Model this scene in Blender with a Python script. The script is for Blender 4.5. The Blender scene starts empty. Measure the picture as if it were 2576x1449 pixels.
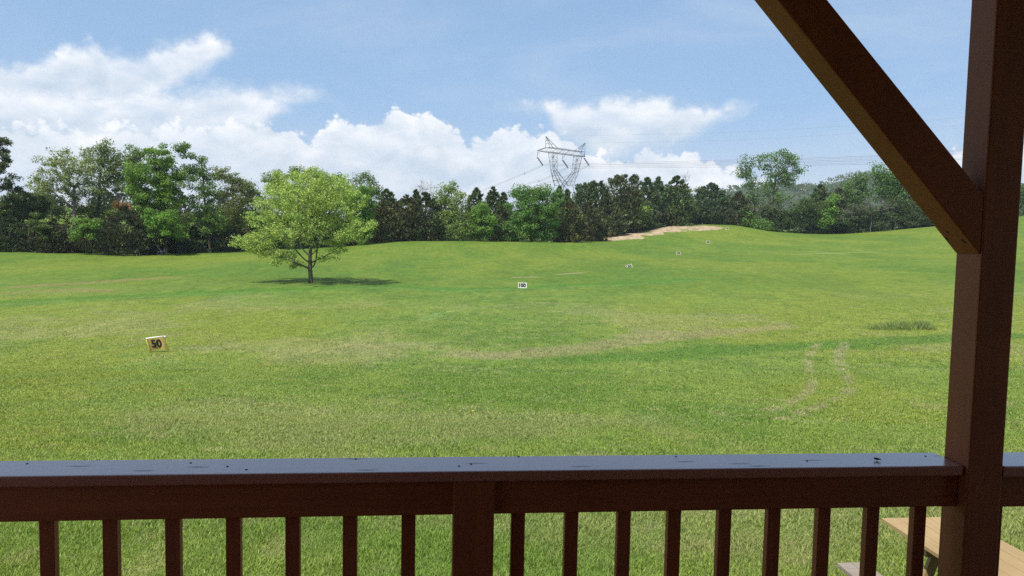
import bpy, math, random
import numpy as np
from mathutils import Matrix, Vector

sc = bpy.context.scene
COL = sc.collection
RNG = np.random.default_rng(7)

# ------------------------------------------------------------------ camera
# World: the camera's eye is the origin, +Y is the way it faces, +Z is up, metres.
# Pixel coordinates quoted below are those of a 2576 x 1449 view of the photograph.
F, W, H = 1946.0, 2576.0, 1449.0
PITCH, ROLL = math.radians(4.0), 0.02
_f = np.array([0, math.cos(PITCH), -math.sin(PITCH)])
_r0 = np.array([1.0, 0, 0])
_u0 = np.array([0, math.sin(PITCH), math.cos(PITCH)])
_r = _r0 * math.cos(ROLL) + _u0 * math.sin(ROLL)
_u = _u0 * math.cos(ROLL) - _r0 * math.sin(ROLL)
cam_d = bpy.data.cameras.new('camera')
cam_d.sensor_width = 36
cam_d.lens = 36 * F / W
cam_d.clip_start = 0.05
cam_d.clip_end = 9000
cam = bpy.data.objects.new('camera', cam_d)
COL.objects.link(cam)
M4 = Matrix(((_r[0], _u[0], -_f[0], 0), (_r[1], _u[1], -_f[1], 0), (_r[2], _u[2], -_f[2], 0), (0, 0, 0, 1)))
cam.matrix_world = M4
sc.camera = cam

# ------------------------------------------------------------------ exposure
sc.view_settings.view_transform = 'Standard'
sc.view_settings.look = 'None'
sc.view_settings.exposure = 0.45
sc.view_settings.gamma = 1
sc.view_settings.use_curve_mapping = False
sc.cycles.use_denoising = False            # the denoiser smears grass and leaves

# ------------------------------------------------------------------ sun
SUN_EL = math.radians(60)
SUN_AZ = math.atan2(-0.62, -0.78)          # measured from +Y towards +X: behind the camera, to its left
sd = bpy.data.lights.new('sun', 'SUN')
sd.energy = 4.6
sd.angle = math.radians(0.53)
sd.color = (1.0, 0.955, 0.89)
so = bpy.data.objects.new('sun', sd)
COL.objects.link(so)
SUN_DIR = Vector((math.sin(SUN_AZ) * math.cos(SUN_EL), math.cos(SUN_AZ) * math.cos(SUN_EL), math.sin(SUN_EL)))
so.rotation_euler = SUN_DIR.to_track_quat('Z', 'Y').to_euler()


def ray(px, py):
    d = _f + _r * (px - W / 2) / F - _u * (py - H / 2) / F
    return d / d[1]


def azel(px, py):
    d = ray(px, py)
    return math.atan2(d[0], d[1]), math.atan2(d[2], math.hypot(d[0], d[1]))


def proj(P):
    P = np.asarray(P, float)
    z = P @ _f
    return W / 2 + F * (P @ _r) / z, H / 2 - F * (P @ _u) / z


# ------------------------------------------------------------------ node helpers
class NT:
    def __init__(self, tree):
        self.t = tree

    def n(self, kind, **kw):
        nd = self.t.nodes.new(kind)
        for k, v in kw.items():
            setattr(nd, k, v)
        return nd

    def link(self, a, b):
        self.t.links.new(a, b)

    def put(self, sock, v):
        if isinstance(v, bpy.types.NodeSocket):
            self.link(v, sock)
        else:
            sock.default_value = v

    def math(self, op, a, b=None, c=None, clamp=False):
        nd = self.n('ShaderNodeMath', operation=op, use_clamp=clamp)
        for i, v in enumerate((a, b, c)):
            if v is not None:
                self.put(nd.inputs[i], v)
        return nd.outputs[0]

    def noise(self, vec, scale, detail=4, rough=0.55, dist=0.0, lac=2.0):
        nd = self.n('ShaderNodeTexNoise')
        self.put(nd.inputs['Vector'], vec)
        nd.inputs['Scale'].default_value = scale
        nd.inputs['Detail'].default_value = detail
        nd.inputs['Roughness'].default_value = rough
        nd.inputs['Distortion'].default_value = dist
        nd.inputs['Lacunarity'].default_value = lac
        return nd.outputs['Fac']

    def smooth(self, v, lo, hi, a=0.0, b=1.0):
        nd = self.n('ShaderNodeMapRange', interpolation_type='SMOOTHSTEP')
        self.put(nd.inputs[0], v)
        for i, x in enumerate((lo, hi, a, b)):
            self.put(nd.inputs[1 + i], x)
        return nd.outputs[0]

    def mix(self, f, a, b, blend='MIX'):
        nd = self.n('ShaderNodeMix', data_type='RGBA', blend_type=blend)
        self.put(nd.inputs[0], f)
        self.put(nd.inputs[6], a)
        self.put(nd.inputs[7], b)
        return nd.outputs[2]

    def mapping(self, vec, scale=(1, 1, 1), rot=(0, 0, 0), loc=(0, 0, 0)):
        nd = self.n('ShaderNodeMapping')
        self.put(nd.inputs[0], vec)
        nd.inputs['Location'].default_value = loc
        nd.inputs['Rotation'].default_value = rot
        nd.inputs['Scale'].default_value = scale
        return nd.outputs[0]


def rgb(r, g, b):
    return (r, g, b, 1.0)


# ------------------------------------------------------------------ sky
world = bpy.data.worlds.new("World")
sc.world = world
world.use_nodes = True
wt = world.node_tree
wt.nodes.clear()
N = NT(wt)
out = N.n('ShaderNodeOutputWorld')
bg = N.n('ShaderNodeBackground')
N.link(bg.outputs[0], out.inputs[0])
SKY = 0.088
bg.inputs['Strength'].default_value = SKY
sky = N.n('ShaderNodeTexSky')
sky.sky_type = 'NISHITA'
sky.sun_disc = False
sky.sun_elevation = SUN_EL
sky.sun_rotation = SUN_AZ
sky.altitude = 300
sky.air_density = 1.0
sky.dust_density = 1.5
sky.ozone_density = 2.0
geo = N.n('ShaderNodeTexCoord')
sep = N.n('ShaderNodeSeparateXYZ')
N.link(geo.outputs['Generated'], sep.inputs[0])
azs = N.math('ARCTAN2', sep.outputs[0], sep.outputs[1])
els = N.math('ARCSINE', sep.outputs[2])
comb = N.n('ShaderNodeCombineXYZ')
N.link(azs, comb.inputs[0])
N.link(els, comb.inputs[1])

# cloud banks of this sky, traced as upper and lower edges (pixels of the photograph)
EL0, EL1, AZ0, AZ1 = -0.12, 0.48, -0.80, 0.80
BANKS = [   # top edge, bottom edge, edge softness (radians), billow
    ([(-600, 120), (-250, 160), (-60, 150), (20, 158), (70, 150), (130, 130), (165, 105), (200, 112), (235, 92), (265, 118), (330, 128), (400, 105), (470, 96), (540, 88), (570, 94), (590, 118), (610, 170)],
     [(-600, 300), (-60, 330), (300, 320), (420, 235), (480, 205), (540, 168), (575, 135), (590, 120), (610, 160)], .010, .5),
    ([(-600, 200), (0, 210), (200, 240), (330, 238), (390, 218), (440, 226), (520, 214), (640, 216), (740, 226), (800, 238), (840, 248), (870, 290)],
     [(-600, 700), (600, 700), (640, 420), (690, 300), (720, 280), (770, 264), (840, 250), (870, 280)], .016, .4),
    ([(-600, 300), (300, 300), (560, 300), (640, 285), (700, 292), (740, 302), (770, 330), (786, 340), (800, 316), (830, 290), (860, 284), (885, 292), (930, 302), (946, 280), (968, 268), (1000, 262), (1050, 270), (1100, 284), (1138, 304), (1145, 320), (1190, 336), (1225, 326), (1280, 308), (1315, 312), (1345, 320),
      (1380, 312), (1430, 335), (1500, 372), (1560, 376), (1620, 362), (1690, 360), (1750, 376), (1800, 402), (1860, 416), (1930, 436), (2000, 452), (2100, 450), (2200, 440), (2330, 430), (2385, 380), (2430, 350), (2520, 340), (2700, 360), (3100, 330)],
     [(-600, 900), (3100, 900)], .0045, 1.0),
    ([(1180, 300), (1270, 262), (1300, 252), (1350, 246), (1420, 252), (1490, 250), (1530, 246), (1580, 240), (1640, 244), (1700, 254), (1780, 263), (1830, 252), (1880, 247), (1905, 256), (1940, 330)],
     [(1180, 270), (1270, 258), (1340, 264), (1370, 272), (1395, 340), (1460, 380), (1560, 400), (1660, 392), (1760, 340), (1830, 295), (1880, 272), (1905, 260), (1940, 230)], .010, .5),
]


def edge_curve(n, azn, pts):
    cv = n.n('ShaderNodeFloatCurve')
    c = cv.mapping.curves[0]
    xy = []
    for x, y in pts:
        a, e = azel(x, y)
        xy.append((min(1, max(0, (a - AZ0) / (AZ1 - AZ0))), min(1, max(0, (e - EL0) / (EL1 - EL0)))))
    c.points[0].location = xy[0]
    c.points[1].location = xy[-1]
    for p in xy[1:-1]:
        c.points.new(*p)
    for p in c.points:
        p.handle_type = 'AUTO_CLAMPED'
    cv.mapping.update()
    n.link(azn, cv.inputs['Value'])
    return n.math('MULTIPLY_ADD', cv.outputs[0], EL1 - EL0, EL0)


P = comb.outputs[0]
front = N.math('SUBTRACT', 1.0, N.smooth(N.math('ABSOLUTE', azs), 0.72, 0.80))
big = N.math('SUBTRACT', N.noise(N.mapping(P, scale=(15, 24, 1), loc=(3, 1, 0)), 1.0, 9, 0.62, 0.4), 0.5)
wob = N.math('MULTIPLY_ADD', N.math('SUBTRACT', N.noise(N.mapping(P, scale=(26, 26, 1), loc=(7, 4, 0)), 1.0, 5, 0.6), 0.5), 0.030, azs)
azn = N.math('DIVIDE', N.math('SUBTRACT', wob, AZ0), AZ1 - AZ0)
vor = N.n('ShaderNodeTexVoronoi', feature='F1', voronoi_dimensions='2D')
N.link(N.mapping(P, scale=(34, 40, 1)), vor.inputs['Vector'])
vor.inputs['Scale'].default_value = 1.0
vor.inputs['Detail'].default_value = 3.0
vor.inputs['Roughness'].default_value = 0.55
puff = N.math('SUBTRACT', 0.42, vor.outputs['Distance'])
alpha, edge = None, None
for top, bot, soft, bil in BANKS:
    t_ = edge_curve(N, azn, top)
    b_ = edge_curve(N, azn, bot)
    j = N.math('ADD', N.math('MULTIPLY', big, 0.034 - .016 * bil), N.math('MULTIPLY', puff, 0.020 * bil))
    dt = N.math('ADD', N.math('SUBTRACT', t_, els), j)
    db = N.math('ADD', N.math('SUBTRACT', els, b_), N.math('MULTIPLY', big, 0.05))
    a_ = N.math('MULTIPLY', N.smooth(dt, -soft, soft), N.smooth(db, -.012, .022))
    e_ = N.math('MULTIPLY', a_, N.math('SUBTRACT', 1.0, N.smooth(dt, 0.0, .050 if bil > .9 else .035)))
    alpha = a_ if alpha is None else N.math('MAXIMUM', alpha, a_)
    edge = e_ if edge is None else N.math('MAXIMUM', edge, e_)
alpha = N.math('MULTIPLY', alpha, front)
# the sky behind the camera carries the same broken cloud
n3 = N.noise(N.mapping(P, scale=(2.2, 4.2, 1)), 1.0, 7, 0.55, 0.3)
rear = N.math('MULTIPLY', N.smooth(n3, .48, .62), N.math('SUBTRACT', 1.0, front))
alpha = N.math('MAXIMUM', alpha, rear)
# relief: the tops turned to the sun are white, the undersides grey
rl = N.math('SUBTRACT', N.noise(N.mapping(P, scale=(12, 21, 1), loc=(3, 1, 0)), 1.0, 6, 0.55, 0.3),
            N.noise(N.mapping(P, scale=(12, 21, 1), loc=(3 - .16, 1 + .40, 0)), 1.0, 6, 0.55, 0.3))
puffs = N.math('MULTIPLY', puff, 0.5)
lit = N.math('ADD', N.math('MULTIPLY_ADD', rl, 2.0, 0.26), N.math('MULTIPLY', edge, N.math('ADD', 0.75, puffs)), clamp=True)
dens = N.math('MULTIPLY', N.smooth(big, -.30, .14, .54, 1.0), alpha)
CB = 0.90 / SKY
cloud = N.mix(lit, tuple(v * CB for v in (0.52, 0.605, 0.70)) + (1,), tuple(v * CB for v in (0.86, 0.87, 0.89)) + (1,))
# pale, slightly hazy spring blue, paler towards the horizon
veil = N.smooth(els, 0.0, 0.55, 0.75, 0.45)
base = N.mix(veil, sky.outputs[0], tuple(v * CB for v in (0.300, 0.480, 0.74)) + (1,))
wisp = N.math('MULTIPLY', N.smooth(N.noise(N.mapping(P, scale=(3.2, 9, 1), loc=(2, 0, 0)), 1.0, 6, 0.6, 0.5), 0.42, 0.8), 0.5)
base = N.mix(wisp, base, tuple(v * CB for v in (0.47, 0.57, 0.70)) + (1,))
base = N.mix(N.smooth(els, 0.02, 0.17, 0.75, 0.0), base, tuple(v * CB for v in (0.55, 0.63, 0.71)) + (1,))
N.link(N.mix(dens, base, cloud), bg.inputs['Color'])

# ------------------------------------------------------------------ object helpers


def tag(o, label=None, cat=None, group=None, kind=None):
    if label:
        o['label'] = label
    if cat:
        o['category'] = cat
    if group:
        o['group'] = group
    if kind:
        o['kind'] = kind
    return o


def empty(name, loc, label, cat, group=None, rz=0.0):
    o = bpy.data.objects.new(name, None)
    o.empty_display_size = 0.3
    COL.objects.link(o)
    o.location = [float(v) for v in loc]
    o.rotation_euler = (0, 0, rz)
    return tag(o, label, cat, group)


class MB:
    """Collects vertices and faces of one mesh; matrix A maps local to mesh space."""

    def __init__(self):
        self.v, self.f = [], []

    def add(self, verts, faces):
        k = len(self.v)
        self.v += [tuple(float(c) for c in p) for p in verts]
        self.f += [tuple(i + k for i in fc) for fc in faces]

    def hexa(self, p8):
        self.add(p8, [(0, 3, 2, 1), (4, 5, 6, 7), (0, 1, 5, 4), (1, 2, 6, 5), (2, 3, 7, 6), (3, 0, 4, 7)])

    def box(self, c0, c1, fn=lambda p: p):
        (x0, y0, z0), (x1, y1, z1) = c0, c1
        self.hexa([fn(p) for p in ((x0, y0, z0), (x1, y0, z0), (x1, y1, z0), (x0, y1, z0), (x0, y0, z1), (x1, y0, z1), (x1, y1, z1), (x0, y1, z1))])

    def bar(self, a, b, w, h=None, up=(0, 0, 1)):
        a, b = np.array(a, float), np.array(b, float)
        h = h or w
        d = b - a
        d /= np.linalg.norm(d)
        up = np.array(up, float)
        if abs(d @ up) > .97:
            up = np.array((1.0, 0, 0))
        s = np.cross(d, up)
        s /= np.linalg.norm(s)
        t = np.cross(s, d)
        s, t = s * w / 2, t * h / 2
        self.hexa([a - s - t, a + s - t, a + s + t, a - s + t, b - s - t, b + s - t, b + s + t, b - s + t])

    def tube(self, pts, rad, k=8):
        pts = [np.array(p, float) for p in pts]
        n = len(pts)
        rad = rad if hasattr(rad, '__len__') else [rad] * n
        V = []
        for i, p in enumerate(pts):
            d = pts[min(i + 1, n - 1)] - pts[max(i - 1, 0)]
            d /= np.linalg.norm(d)
            up = np.array((0, 0, 1.0)) if abs(d[2]) < .9 else np.array((1.0, 0, 0))
            s = np.cross(d, up)
            s /= np.linalg.norm(s)
            t = np.cross(s, d)
            for j in range(k):
                a = 2 * math.pi * j / k
                V.append(p + rad[i] * (s * math.cos(a) + t * math.sin(a)))
        Fc = [(i * k + j, i * k + (j + 1) % k, (i + 1) * k + (j + 1) % k, (i + 1) * k + j) for i in range(n - 1) for j in range(k)]
        Fc += [tuple(range(k))[::-1], tuple(range((n - 1) * k, n * k))]
        self.add(V, Fc)

    def build(self, name, mat, parent=None, bevel=0.0, smooth=False):
        me = bpy.data.meshes.new(name)
        me.from_pydata(self.v, [], self.f)
        me.materials.append(mat)
        o = bpy.data.objects.new(name, me)
        COL.objects.link(o)
        if parent is not None:
            o.parent = parent
        if smooth:
            me.polygons.foreach_set('use_smooth', [True] * len(me.polygons))
        if bevel:
            b = o.modifiers.new('bevel', 'BEVEL')
            b.width = bevel
            b.segments = 2
            b.limit_method = 'ANGLE'
        return o


def np_mesh(name, V, tri=None, quad=None, col=None, mat=None, parent=None, smooth=False):
    me = bpy.data.meshes.new(name)
    V = np.asarray(V, np.float32)
    nt = 0 if tri is None else len(tri)
    nq = 0 if quad is None else len(quad)
    me.vertices.add(len(V))
    me.vertices.foreach_set('co', V.ravel())
    idx, st = [], []
    if nt:
        idx.append(np.asarray(tri, np.int32).ravel())
        st.append(np.arange(nt, dtype=np.int32) * 3)
    if nq:
        idx.append(np.asarray(quad, np.int32).ravel())
        st.append(nt * 3 + np.arange(nq, dtype=np.int32) * 4)
    idx = np.concatenate(idx)
    st = np.concatenate(st)
    me.loops.add(len(idx))
    me.loops.foreach_set('vertex_index', idx)
    me.polygons.add(nt + nq)
    me.polygons.foreach_set('loop_start', st)
    if smooth:
        me.polygons.foreach_set('use_smooth', np.ones(nt + nq, bool))
    me.update(calc_edges=True)
    if col is not None:
        at = me.color_attributes.new('tint', 'FLOAT_COLOR', 'POINT')
        c4 = np.ones((len(V), 4), np.float32)
        c4[:, :3] = col
        at.data.foreach_set('color', c4.ravel())
    if mat is not None:
        me.materials.append(mat)
    o = bpy.data.objects.new(name, me)
    COL.objects.link(o)
    if parent is not None:
        o.parent = parent
    return o


# ------------------------------------------------------------------ materials
def new_mat(name):
    m = bpy.data.materials.new(name)
    m.use_nodes = True
    m.node_tree.nodes.clear()
    n = NT(m.node_tree)
    o = n.n('ShaderNodeOutputMaterial')
    return m, n, o


def leaf_material(name, trans=0.35, rough=0.5, spec=0.25):
    m, n, o = new_mat(name)
    a = n.n('ShaderNodeVertexColor', layer_name='tint')
    p = n.n('ShaderNodeBsdfPrincipled')
    p.inputs['Roughness'].default_value = rough
    p.inputs['Specular IOR Level'].default_value = spec
    t = n.n('ShaderNodeBsdfTranslucent')
    n.link(a.outputs[0], p.inputs['Base Color'])
    n.link(n.mix(0.5, a.outputs[0], rgb(0.34, 0.42, 0.05)), t.inputs[0])
    s = n.n('ShaderNodeMixShader')
    s.inputs[0].default_value = trans
    n.link(p.outputs[0], s.inputs[1])
    n.link(t.outputs[0], s.inputs[2])
    n.link(s.outputs[0], o.inputs[0])
    return m


def plain(name, col, rough=0.6, metal=0.0, spec=0.4, noise=0.0, scale=20, tr=0.0):
    m, n, o = new_mat(name)
    p = n.n('ShaderNodeBsdfPrincipled')
    p.inputs['Roughness'].default_value = rough
    p.inputs['Metallic'].default_value = metal
    p.inputs['Specular IOR Level'].default_value = spec
    tc = n.n('ShaderNodeTexCoord').outputs['Object']
    if noise:
        f = n.noise(tc, scale, 5, 0.6)
        c = n.mix(f, tuple(v * (1 - noise) for v in col) + (1,), tuple(min(1, v * (1 + noise)) for v in col) + (1,))
        n.link(c, p.inputs['Base Color'])
    else:
        p.inputs['Base Color'].default_value = tuple(col) + (1,)
    if tr:
        t = n.n('ShaderNodeBsdfTranslucent')
        t.inputs[0].default_value = tuple(col) + (1,)
        s = n.n('ShaderNodeMixShader')
        s.inputs[0].default_value = tr
        n.link(p.outputs[0], s.inputs[1])
        n.link(t.outputs[0], s.inputs[2])
        n.link(s.outputs[0], o.inputs[0])
    else:
        n.link(p.outputs[0], o.inputs[0])
    return m


def wood(name, c0, c1, rough, spec, grain=(1, 30, 30), knots=0.0, bump=0.15, coat=0.0, tc_kind='Object', peel=None):
    """Stained or bare timber: grain along the object's X unless 'grain' says otherwise."""
    m, n, o = new_mat(name)
    p = n.n('ShaderNodeBsdfPrincipled')
    p.inputs['Specular IOR Level'].default_value = spec
    p.inputs['Coat Weight'].default_value = coat
    p.inputs['Coat Roughness'].default_value = 0.22
    tc = n.n('ShaderNodeTexCoord').outputs[tc_kind]
    g = n.noise(n.mapping(tc, scale=grain), 1.0, 6, 0.6, 0.6)
    big = n.noise(tc, 2.3, 3, 0.5)
    col = n.mix(g, c0 + (1,), c1 + (1,))
    col = n.mix(n.math('MULTIPLY', n.smooth(big, 0.35, 0.75), 0.35), col, tuple(v * 0.7 for v in c0) + (1,))
    h = g
    if knots:
        vo = n.n('ShaderNodeTexVoronoi', voronoi_dimensions='2D')
        n.link(n.mapping(tc, scale=(1.9, 10, 10), loc=(.35, .1, 0)), vo.inputs['Vector'])
        vo.inputs['Scale'].default_value = 1.0
        k = n.math('SUBTRACT', 1.0, n.smooth(vo.outputs['Distance'], 0.035, 0.10))
        col = n.mix(n.math('MULTIPLY', k, knots), col, rgb(0.008, 0.005, 0.004))
        sc_ = n.smooth(n.noise(n.mapping(tc, scale=(7, 60, 60)), 1.0, 4, 0.7, 1.5), 0.62, 0.72)
        col = n.mix(n.math('MULTIPLY', sc_, 0.5), col, rgb(0.012, 0.008, 0.006))
        rr = n.math('ADD', n.math('MULTIPLY', n.math('MAXIMUM', k, sc_), 0.4), rough)
        n.link(rr, p.inputs['Roughness'])
        h = n.math('SUBTRACT', g, n.math('MULTIPLY', k, 2.0))
    else:
        n.link(n.math('MULTIPLY_ADD', g, 0.2, rough), p.inputs['Roughness'])
    n.link(col, p.inputs['Base Color'])
    b = n.n('ShaderNodeBump')
    b.inputs['Strength'].default_value = bump
    b.inputs['Distance'].default_value = 0.004
    n.link(h, b.inputs['Height'])
    n.link(b.outputs[0], p.inputs['Normal'])
    n.link(p.outputs[0], o.inputs[0])
    return m


M = {}
M['leaf'] = leaf_material('leaf')
M['needle'] = leaf_material('needle', 0.08, 0.65, 0.15)
M['grass'] = leaf_material('grass_blade', 0.3, 0.55, 0.2)


def bark_material(name, c0, c1):
    m, n, o = new_mat(name)
    p = n.n('ShaderNodeBsdfPrincipled')
    p.inputs['Roughness'].default_value = 0.9
    p.inputs['Specular IOR Level'].default_value = 0.15
    tc = n.n('ShaderNodeTexCoord').outputs['Object']
    f = n.noise(n.mapping(tc, scale=(5, 5, 1.6)), 1.0, 5, 0.65)
    n.link(n.mix(n.smooth(f, .35, .7), c0 + (1,), c1 + (1,)), p.inputs['Base Color'])
    b = n.n('ShaderNodeBump')
    b.inputs['Strength'].default_value = .5
    b.inputs['Distance'].default_value = .04
    n.link(f, b.inputs['Height'])
    n.link(b.outputs[0], p.inputs['Normal'])
    n.link(p.outputs[0], o.inputs[0])
    return m


M['bark'] = bark_material('bark_grey_brown', (.045, .038, .03), (.12, .105, .085))
M['bark_pale'] = bark_material('bark_pale', (.10, .085, .07), (.34, .32, .29))
M['bark_main'] = bark_material('bark_sycamore', (.04, .034, .031), (.15, .135, .12))
M['bark_dead'] = bark_material('bark_dead', (.16, .15, .13), (.32, .30, .28))
M['stain_x'] = wood('brown_stain_along_rail', (.180, .044, .017), (.395, .120, .050), 0.42, 0.45, (1.2, 45, 45), 0, .12)
M['stain_z'] = wood('brown_stain_upright', (.180, .044, .017), (.395, .120, .050), 0.48, 0.4, (45, 45, 1.2), 0, .12)
M['stain_brace'] = wood('brown_stain_brace', (.180, .044, .017), (.395, .120, .050), 0.5, 0.35, (30, 40, 30), 0, .12)
M['stain_rail'] = wood('brown_stain_rail_top', (.36, .150, .125), (.46, .205, .175), 0.24, 1.0, (1.0, 40, 40), 0.6, .10, coat=.6)
M['pine_new'] = wood('new_pine', (.40, .25, .10), (.58, .40, .19), 0.6, 0.3, (1.5, 28, 28), 0, .2)
M['pine_grey'] = wood('weathered_pine', (.16, .125, .095), (.38, .33, .28), 0.75, 0.2, (2.0, 36, 36), 0, .5)
M['ceiling'] = plain('porch_ceiling', (.26, .15, .085), .7)
M['added_wall'] = plain('added_wall_paint', (.30, .17, .10), .7)
M['shingle'] = plain('roof_shingle', (.08, .075, .07), .9, noise=.4, scale=8)
M['steel'] = plain('galvanised_steel', (.13, .142, .16), .6, .25, .4)
M['insul'] = plain('insulator', (.10, .10, .11), .4)
M['wire'] = plain('aluminium_wire', (.12, .125, .14), .6, .3)
M['white_board'] = plain('white_board', (.78, .76, .72), .5, noise=.10, scale=6, tr=.15)
M['cream_board'] = plain('cream_board', (.55, .52, .38), .55, noise=.12, scale=6)
M['ochre_board'] = plain('yellowed_board', (.46, .34, .085), .6, noise=.35, scale=5)
M['ochre_edge'] = plain('yellowed_edge', (.36, .27, .10), .6, noise=.3, scale=9)
M['number'] = plain('black_numeral', (.012, .011, .011), .5)
M['yellow_leg'] = plain('yellow_leg', (.50, .46, .03), .5)
M['white_pipe'] = plain('white_pipe', (.82, .82, .80), .35)
M['blue'] = plain('blue_plastic', (.07, .12, .38), .5)
M['chair_grey'] = plain('chair_grey', (.30, .33, .36), .5)
M['debris'] = plain('debris', (.02, .016, .012), .8)
M['dandelion'] = plain('dandelion', (.75, .55, .02), .7)

# ------------------------------------------------------------------ the terrain
_near = [(0, -3.4), (7, -3.42), (15, -4.3), (25, -5.4)]
PROFILES = [
    (-1.15, [(42, -6.9), (70, -7.0), (100, -6.4), (145, -5.3), (175, -4.6), (260, -1.2), (320, 4), (420, 10), (700, 16)]),
    (-.90, [(42, -6.9), (70, -7.1), (100, -6.6), (145, -5.5), (172, -4.8), (260, -1.2), (320, 4), (420, 10), (700, 16)]),
    (-.66, [(42, -6.95), (62, -7.25), (90, -6.75), (145, -5.5), (172, -4.8), (255, -1.2), (320, 4), (420, 10), (700, 16)]),
    (-.50, [(42, -6.8), (70, -7.0), (95, -6.6), (158, -5.5), (180, -4.7), (255, -1.2), (320, 3), (420, 8), (700, 14)]),
    (-.26, [(42, -6.8), (70, -6.9), (92, -6.5), (130, -5.7), (180, -4.2), (200, -3.4), (260, -1), (420, 4), (700, 8)]),
    (-.12, [(42, -6.7), (70, -6.7), (91, -6.5), (137, -5.6), (190, -2.3), (215, -2.0), (260, -2), (420, 1), (700, 5)]),
    (0.0, [(42, -6.6), (70, -6.6), (91, -6.5), (137, -5.4), (180, -3.5), (200, -2.04), (225, -2.1), (320, -1), (700, 4)]),
    (.083, [(42, -6.5), (70, -6.5), (91, -6.4), (137, -5.4), (179, -3.9), (205, -1.85), (228, -1.7), (320, 0), (700, 5)]),
    (.15, [(42, -6.4), (70, -6.4), (91, -6.3), (136, -5.4), (179, -4.2), (205, -2.6), (230, -.9), (250, .9), (320, 2), (700, 6)]),
    (.215, [(42, -6.3), (70, -6.3), (91, -6.1), (136, -5.2), (179, -4.2), (222, -1.9), (262, 3.0), (288, 4.75), (330, 5.2), (700, 8)]),
    (.278, [(42, -6.3), (70, -6.2), (91, -5.9), (136, -5.0), (179, -3.9), (222, -1.4), (264, 3.0), (288, 5.0), (320, 5.5), (700, 8)]),
    (.34, [(42, -6.2), (70, -6.1), (91, -5.7), (136, -4.8), (179, -3.4), (222, -1.0), (264, 1.7), (290, 2.9), (320, 3.3), (700, 8)]),
    (.40, [(42, -6.1), (70, -6.0), (100, -5.5), (136, -4.4), (179, -2.9), (222, -.7), (285, 2.1), (320, 2.7), (700, 8)]),
    (.54, [(42, -5.9), (70, -5.7), (100, -4.9), (136, -3.6), (179, -1.6), (222, 1.5), (270, 5.5), (310, 6.6), (700, 12)]),
    (.70, [(42, -5.7), (70, -5.2), (100, -4.1), (136, -2.2), (179, 1.5), (222, 5.5), (260, 10), (300, 12.5), (700, 16)]),
    (1.15, [(42, -5.2), (70, -4.2), (100, -2.6), (136, -.2), (179, 4), (222, 8), (260, 12), (300, 15), (700, 20)]),
]
TU = np.linspace(-1.2, 1.2, 241)
TY = np.concatenate(([0.0], np.geomspace(4, 1200, 260)))


def pchip(x, y, q):
    x, y = np.array(x, float), np.array(y, float)
    h = np.diff(x)
    dl = np.diff(y) / h
    m = np.zeros_like(y)
    for i in range(1, len(x) - 1):
        if dl[i - 1] * dl[i] > 0:
            w1, w2 = 2 * h[i] + h[i - 1], h[i] + 2 * h[i - 1]
            m[i] = (w1 + w2) / (w1 / dl[i - 1] + w2 / dl[i])
    m[0], m[-1] = dl[0], 0
    q = np.clip(q, x[0], x[-1])
    i = np.clip(np.searchsorted(x, q) - 1, 0, len(h) - 1)
    t = (q - x[i]) / h[i]
    return ((2 * t**3 - 3 * t**2 + 1) * y[i] + (t**3 - 2 * t**2 + t) * h[i] * m[i] + (-2 * t**3 + 3 * t**2) * y[i + 1] + (t**3 - t**2) * h[i] * m[i + 1])


_cols = np.array([pchip([p[0] for p in _near + pr], [p[1] for p in _near + pr], TY) for _, pr in PROFILES])
TAB = np.array([pchip([u for u, _ in PROFILES], _cols[:, j], TU) for j in range(len(TY))]).T      # [u, y]


def ground(X, Y):
    X, Y = np.asarray(X, float), np.asarray(Y, float)
    u = np.clip(X / np.maximum(Y, 14.0), -1.2, 1.2)
    y = np.clip(Y, 0, 1200)
    fu = (u - TU[0]) / (TU[1] - TU[0])
    iu = np.clip(fu.astype(int), 0, len(TU) - 2)
    tu = fu - iu
    iy = np.clip(np.searchsorted(TY, y, side='right') - 1, 0, len(TY) - 2)
    ty = (y - TY[iy]) / (TY[iy + 1] - TY[iy])
    z = (TAB[iu, iy] * (1 - tu) * (1 - ty) + TAB[iu + 1, iy] * tu * (1 - ty) + TAB[iu, iy + 1] * (1 - tu) * ty + TAB[iu + 1, iy + 1] * tu * ty)
    w = np.clip((Y - 12) / 60, 0, 1)
    z = z + w * (0.10 * np.sin(X * .11 + Y * .045) + 0.07 * np.sin(X * .05 - Y * .13 + 1.3) + 0.03 * np.sin(X * .37 + 2) * np.sin(Y * .31))
    return z


def hit(px, py, ymax=420.0):
    """The point of the ground seen at a pixel of the photograph."""
    d = ray(px, py)
    ys = np.geomspace(4, ymax, 1500)
    z = ground(d[0] * ys, ys)
    below = d[2] * ys < z
    k = int(np.argmax(below)) if below.any() else len(ys) - 1
    y = ys[k]
    return np.array([d[0] * y, y, float(ground(d[0] * y, y))])


# value noise for colour fields
_perm = np.random.default_rng(3).random((256, 256))


def vnoise(x, y):
    xi, yi = np.floor(x).astype(int), np.floor(y).astype(int)
    tx, ty = x - xi, y - yi
    tx, ty = tx * tx * (3 - 2 * tx), ty * ty * (3 - 2 * ty)
    a = _perm[xi & 255, yi & 255]
    b = _perm[(xi + 1) & 255, yi & 255]
    c = _perm[xi & 255, (yi + 1) & 255]
    d = _perm[(xi + 1) & 255, (yi + 1) & 255]
    return (a * (1 - tx) + b * tx) * (1 - ty) + (c * (1 - tx) + d * tx) * ty


def fbm(x, y, o=4):
    s, a, t = 0, .5, 0
    for i in range(o):
        s = s + a * vnoise(x * 2**i + 17 * i, y * 2**i + 31 * i)
        t += a
        a *= .55
    return s / t


def sstep(v, a, b):
    t = np.clip((v - a) / (b - a), 0, 1)
    return t * t * (3 - 2 * t)


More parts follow.
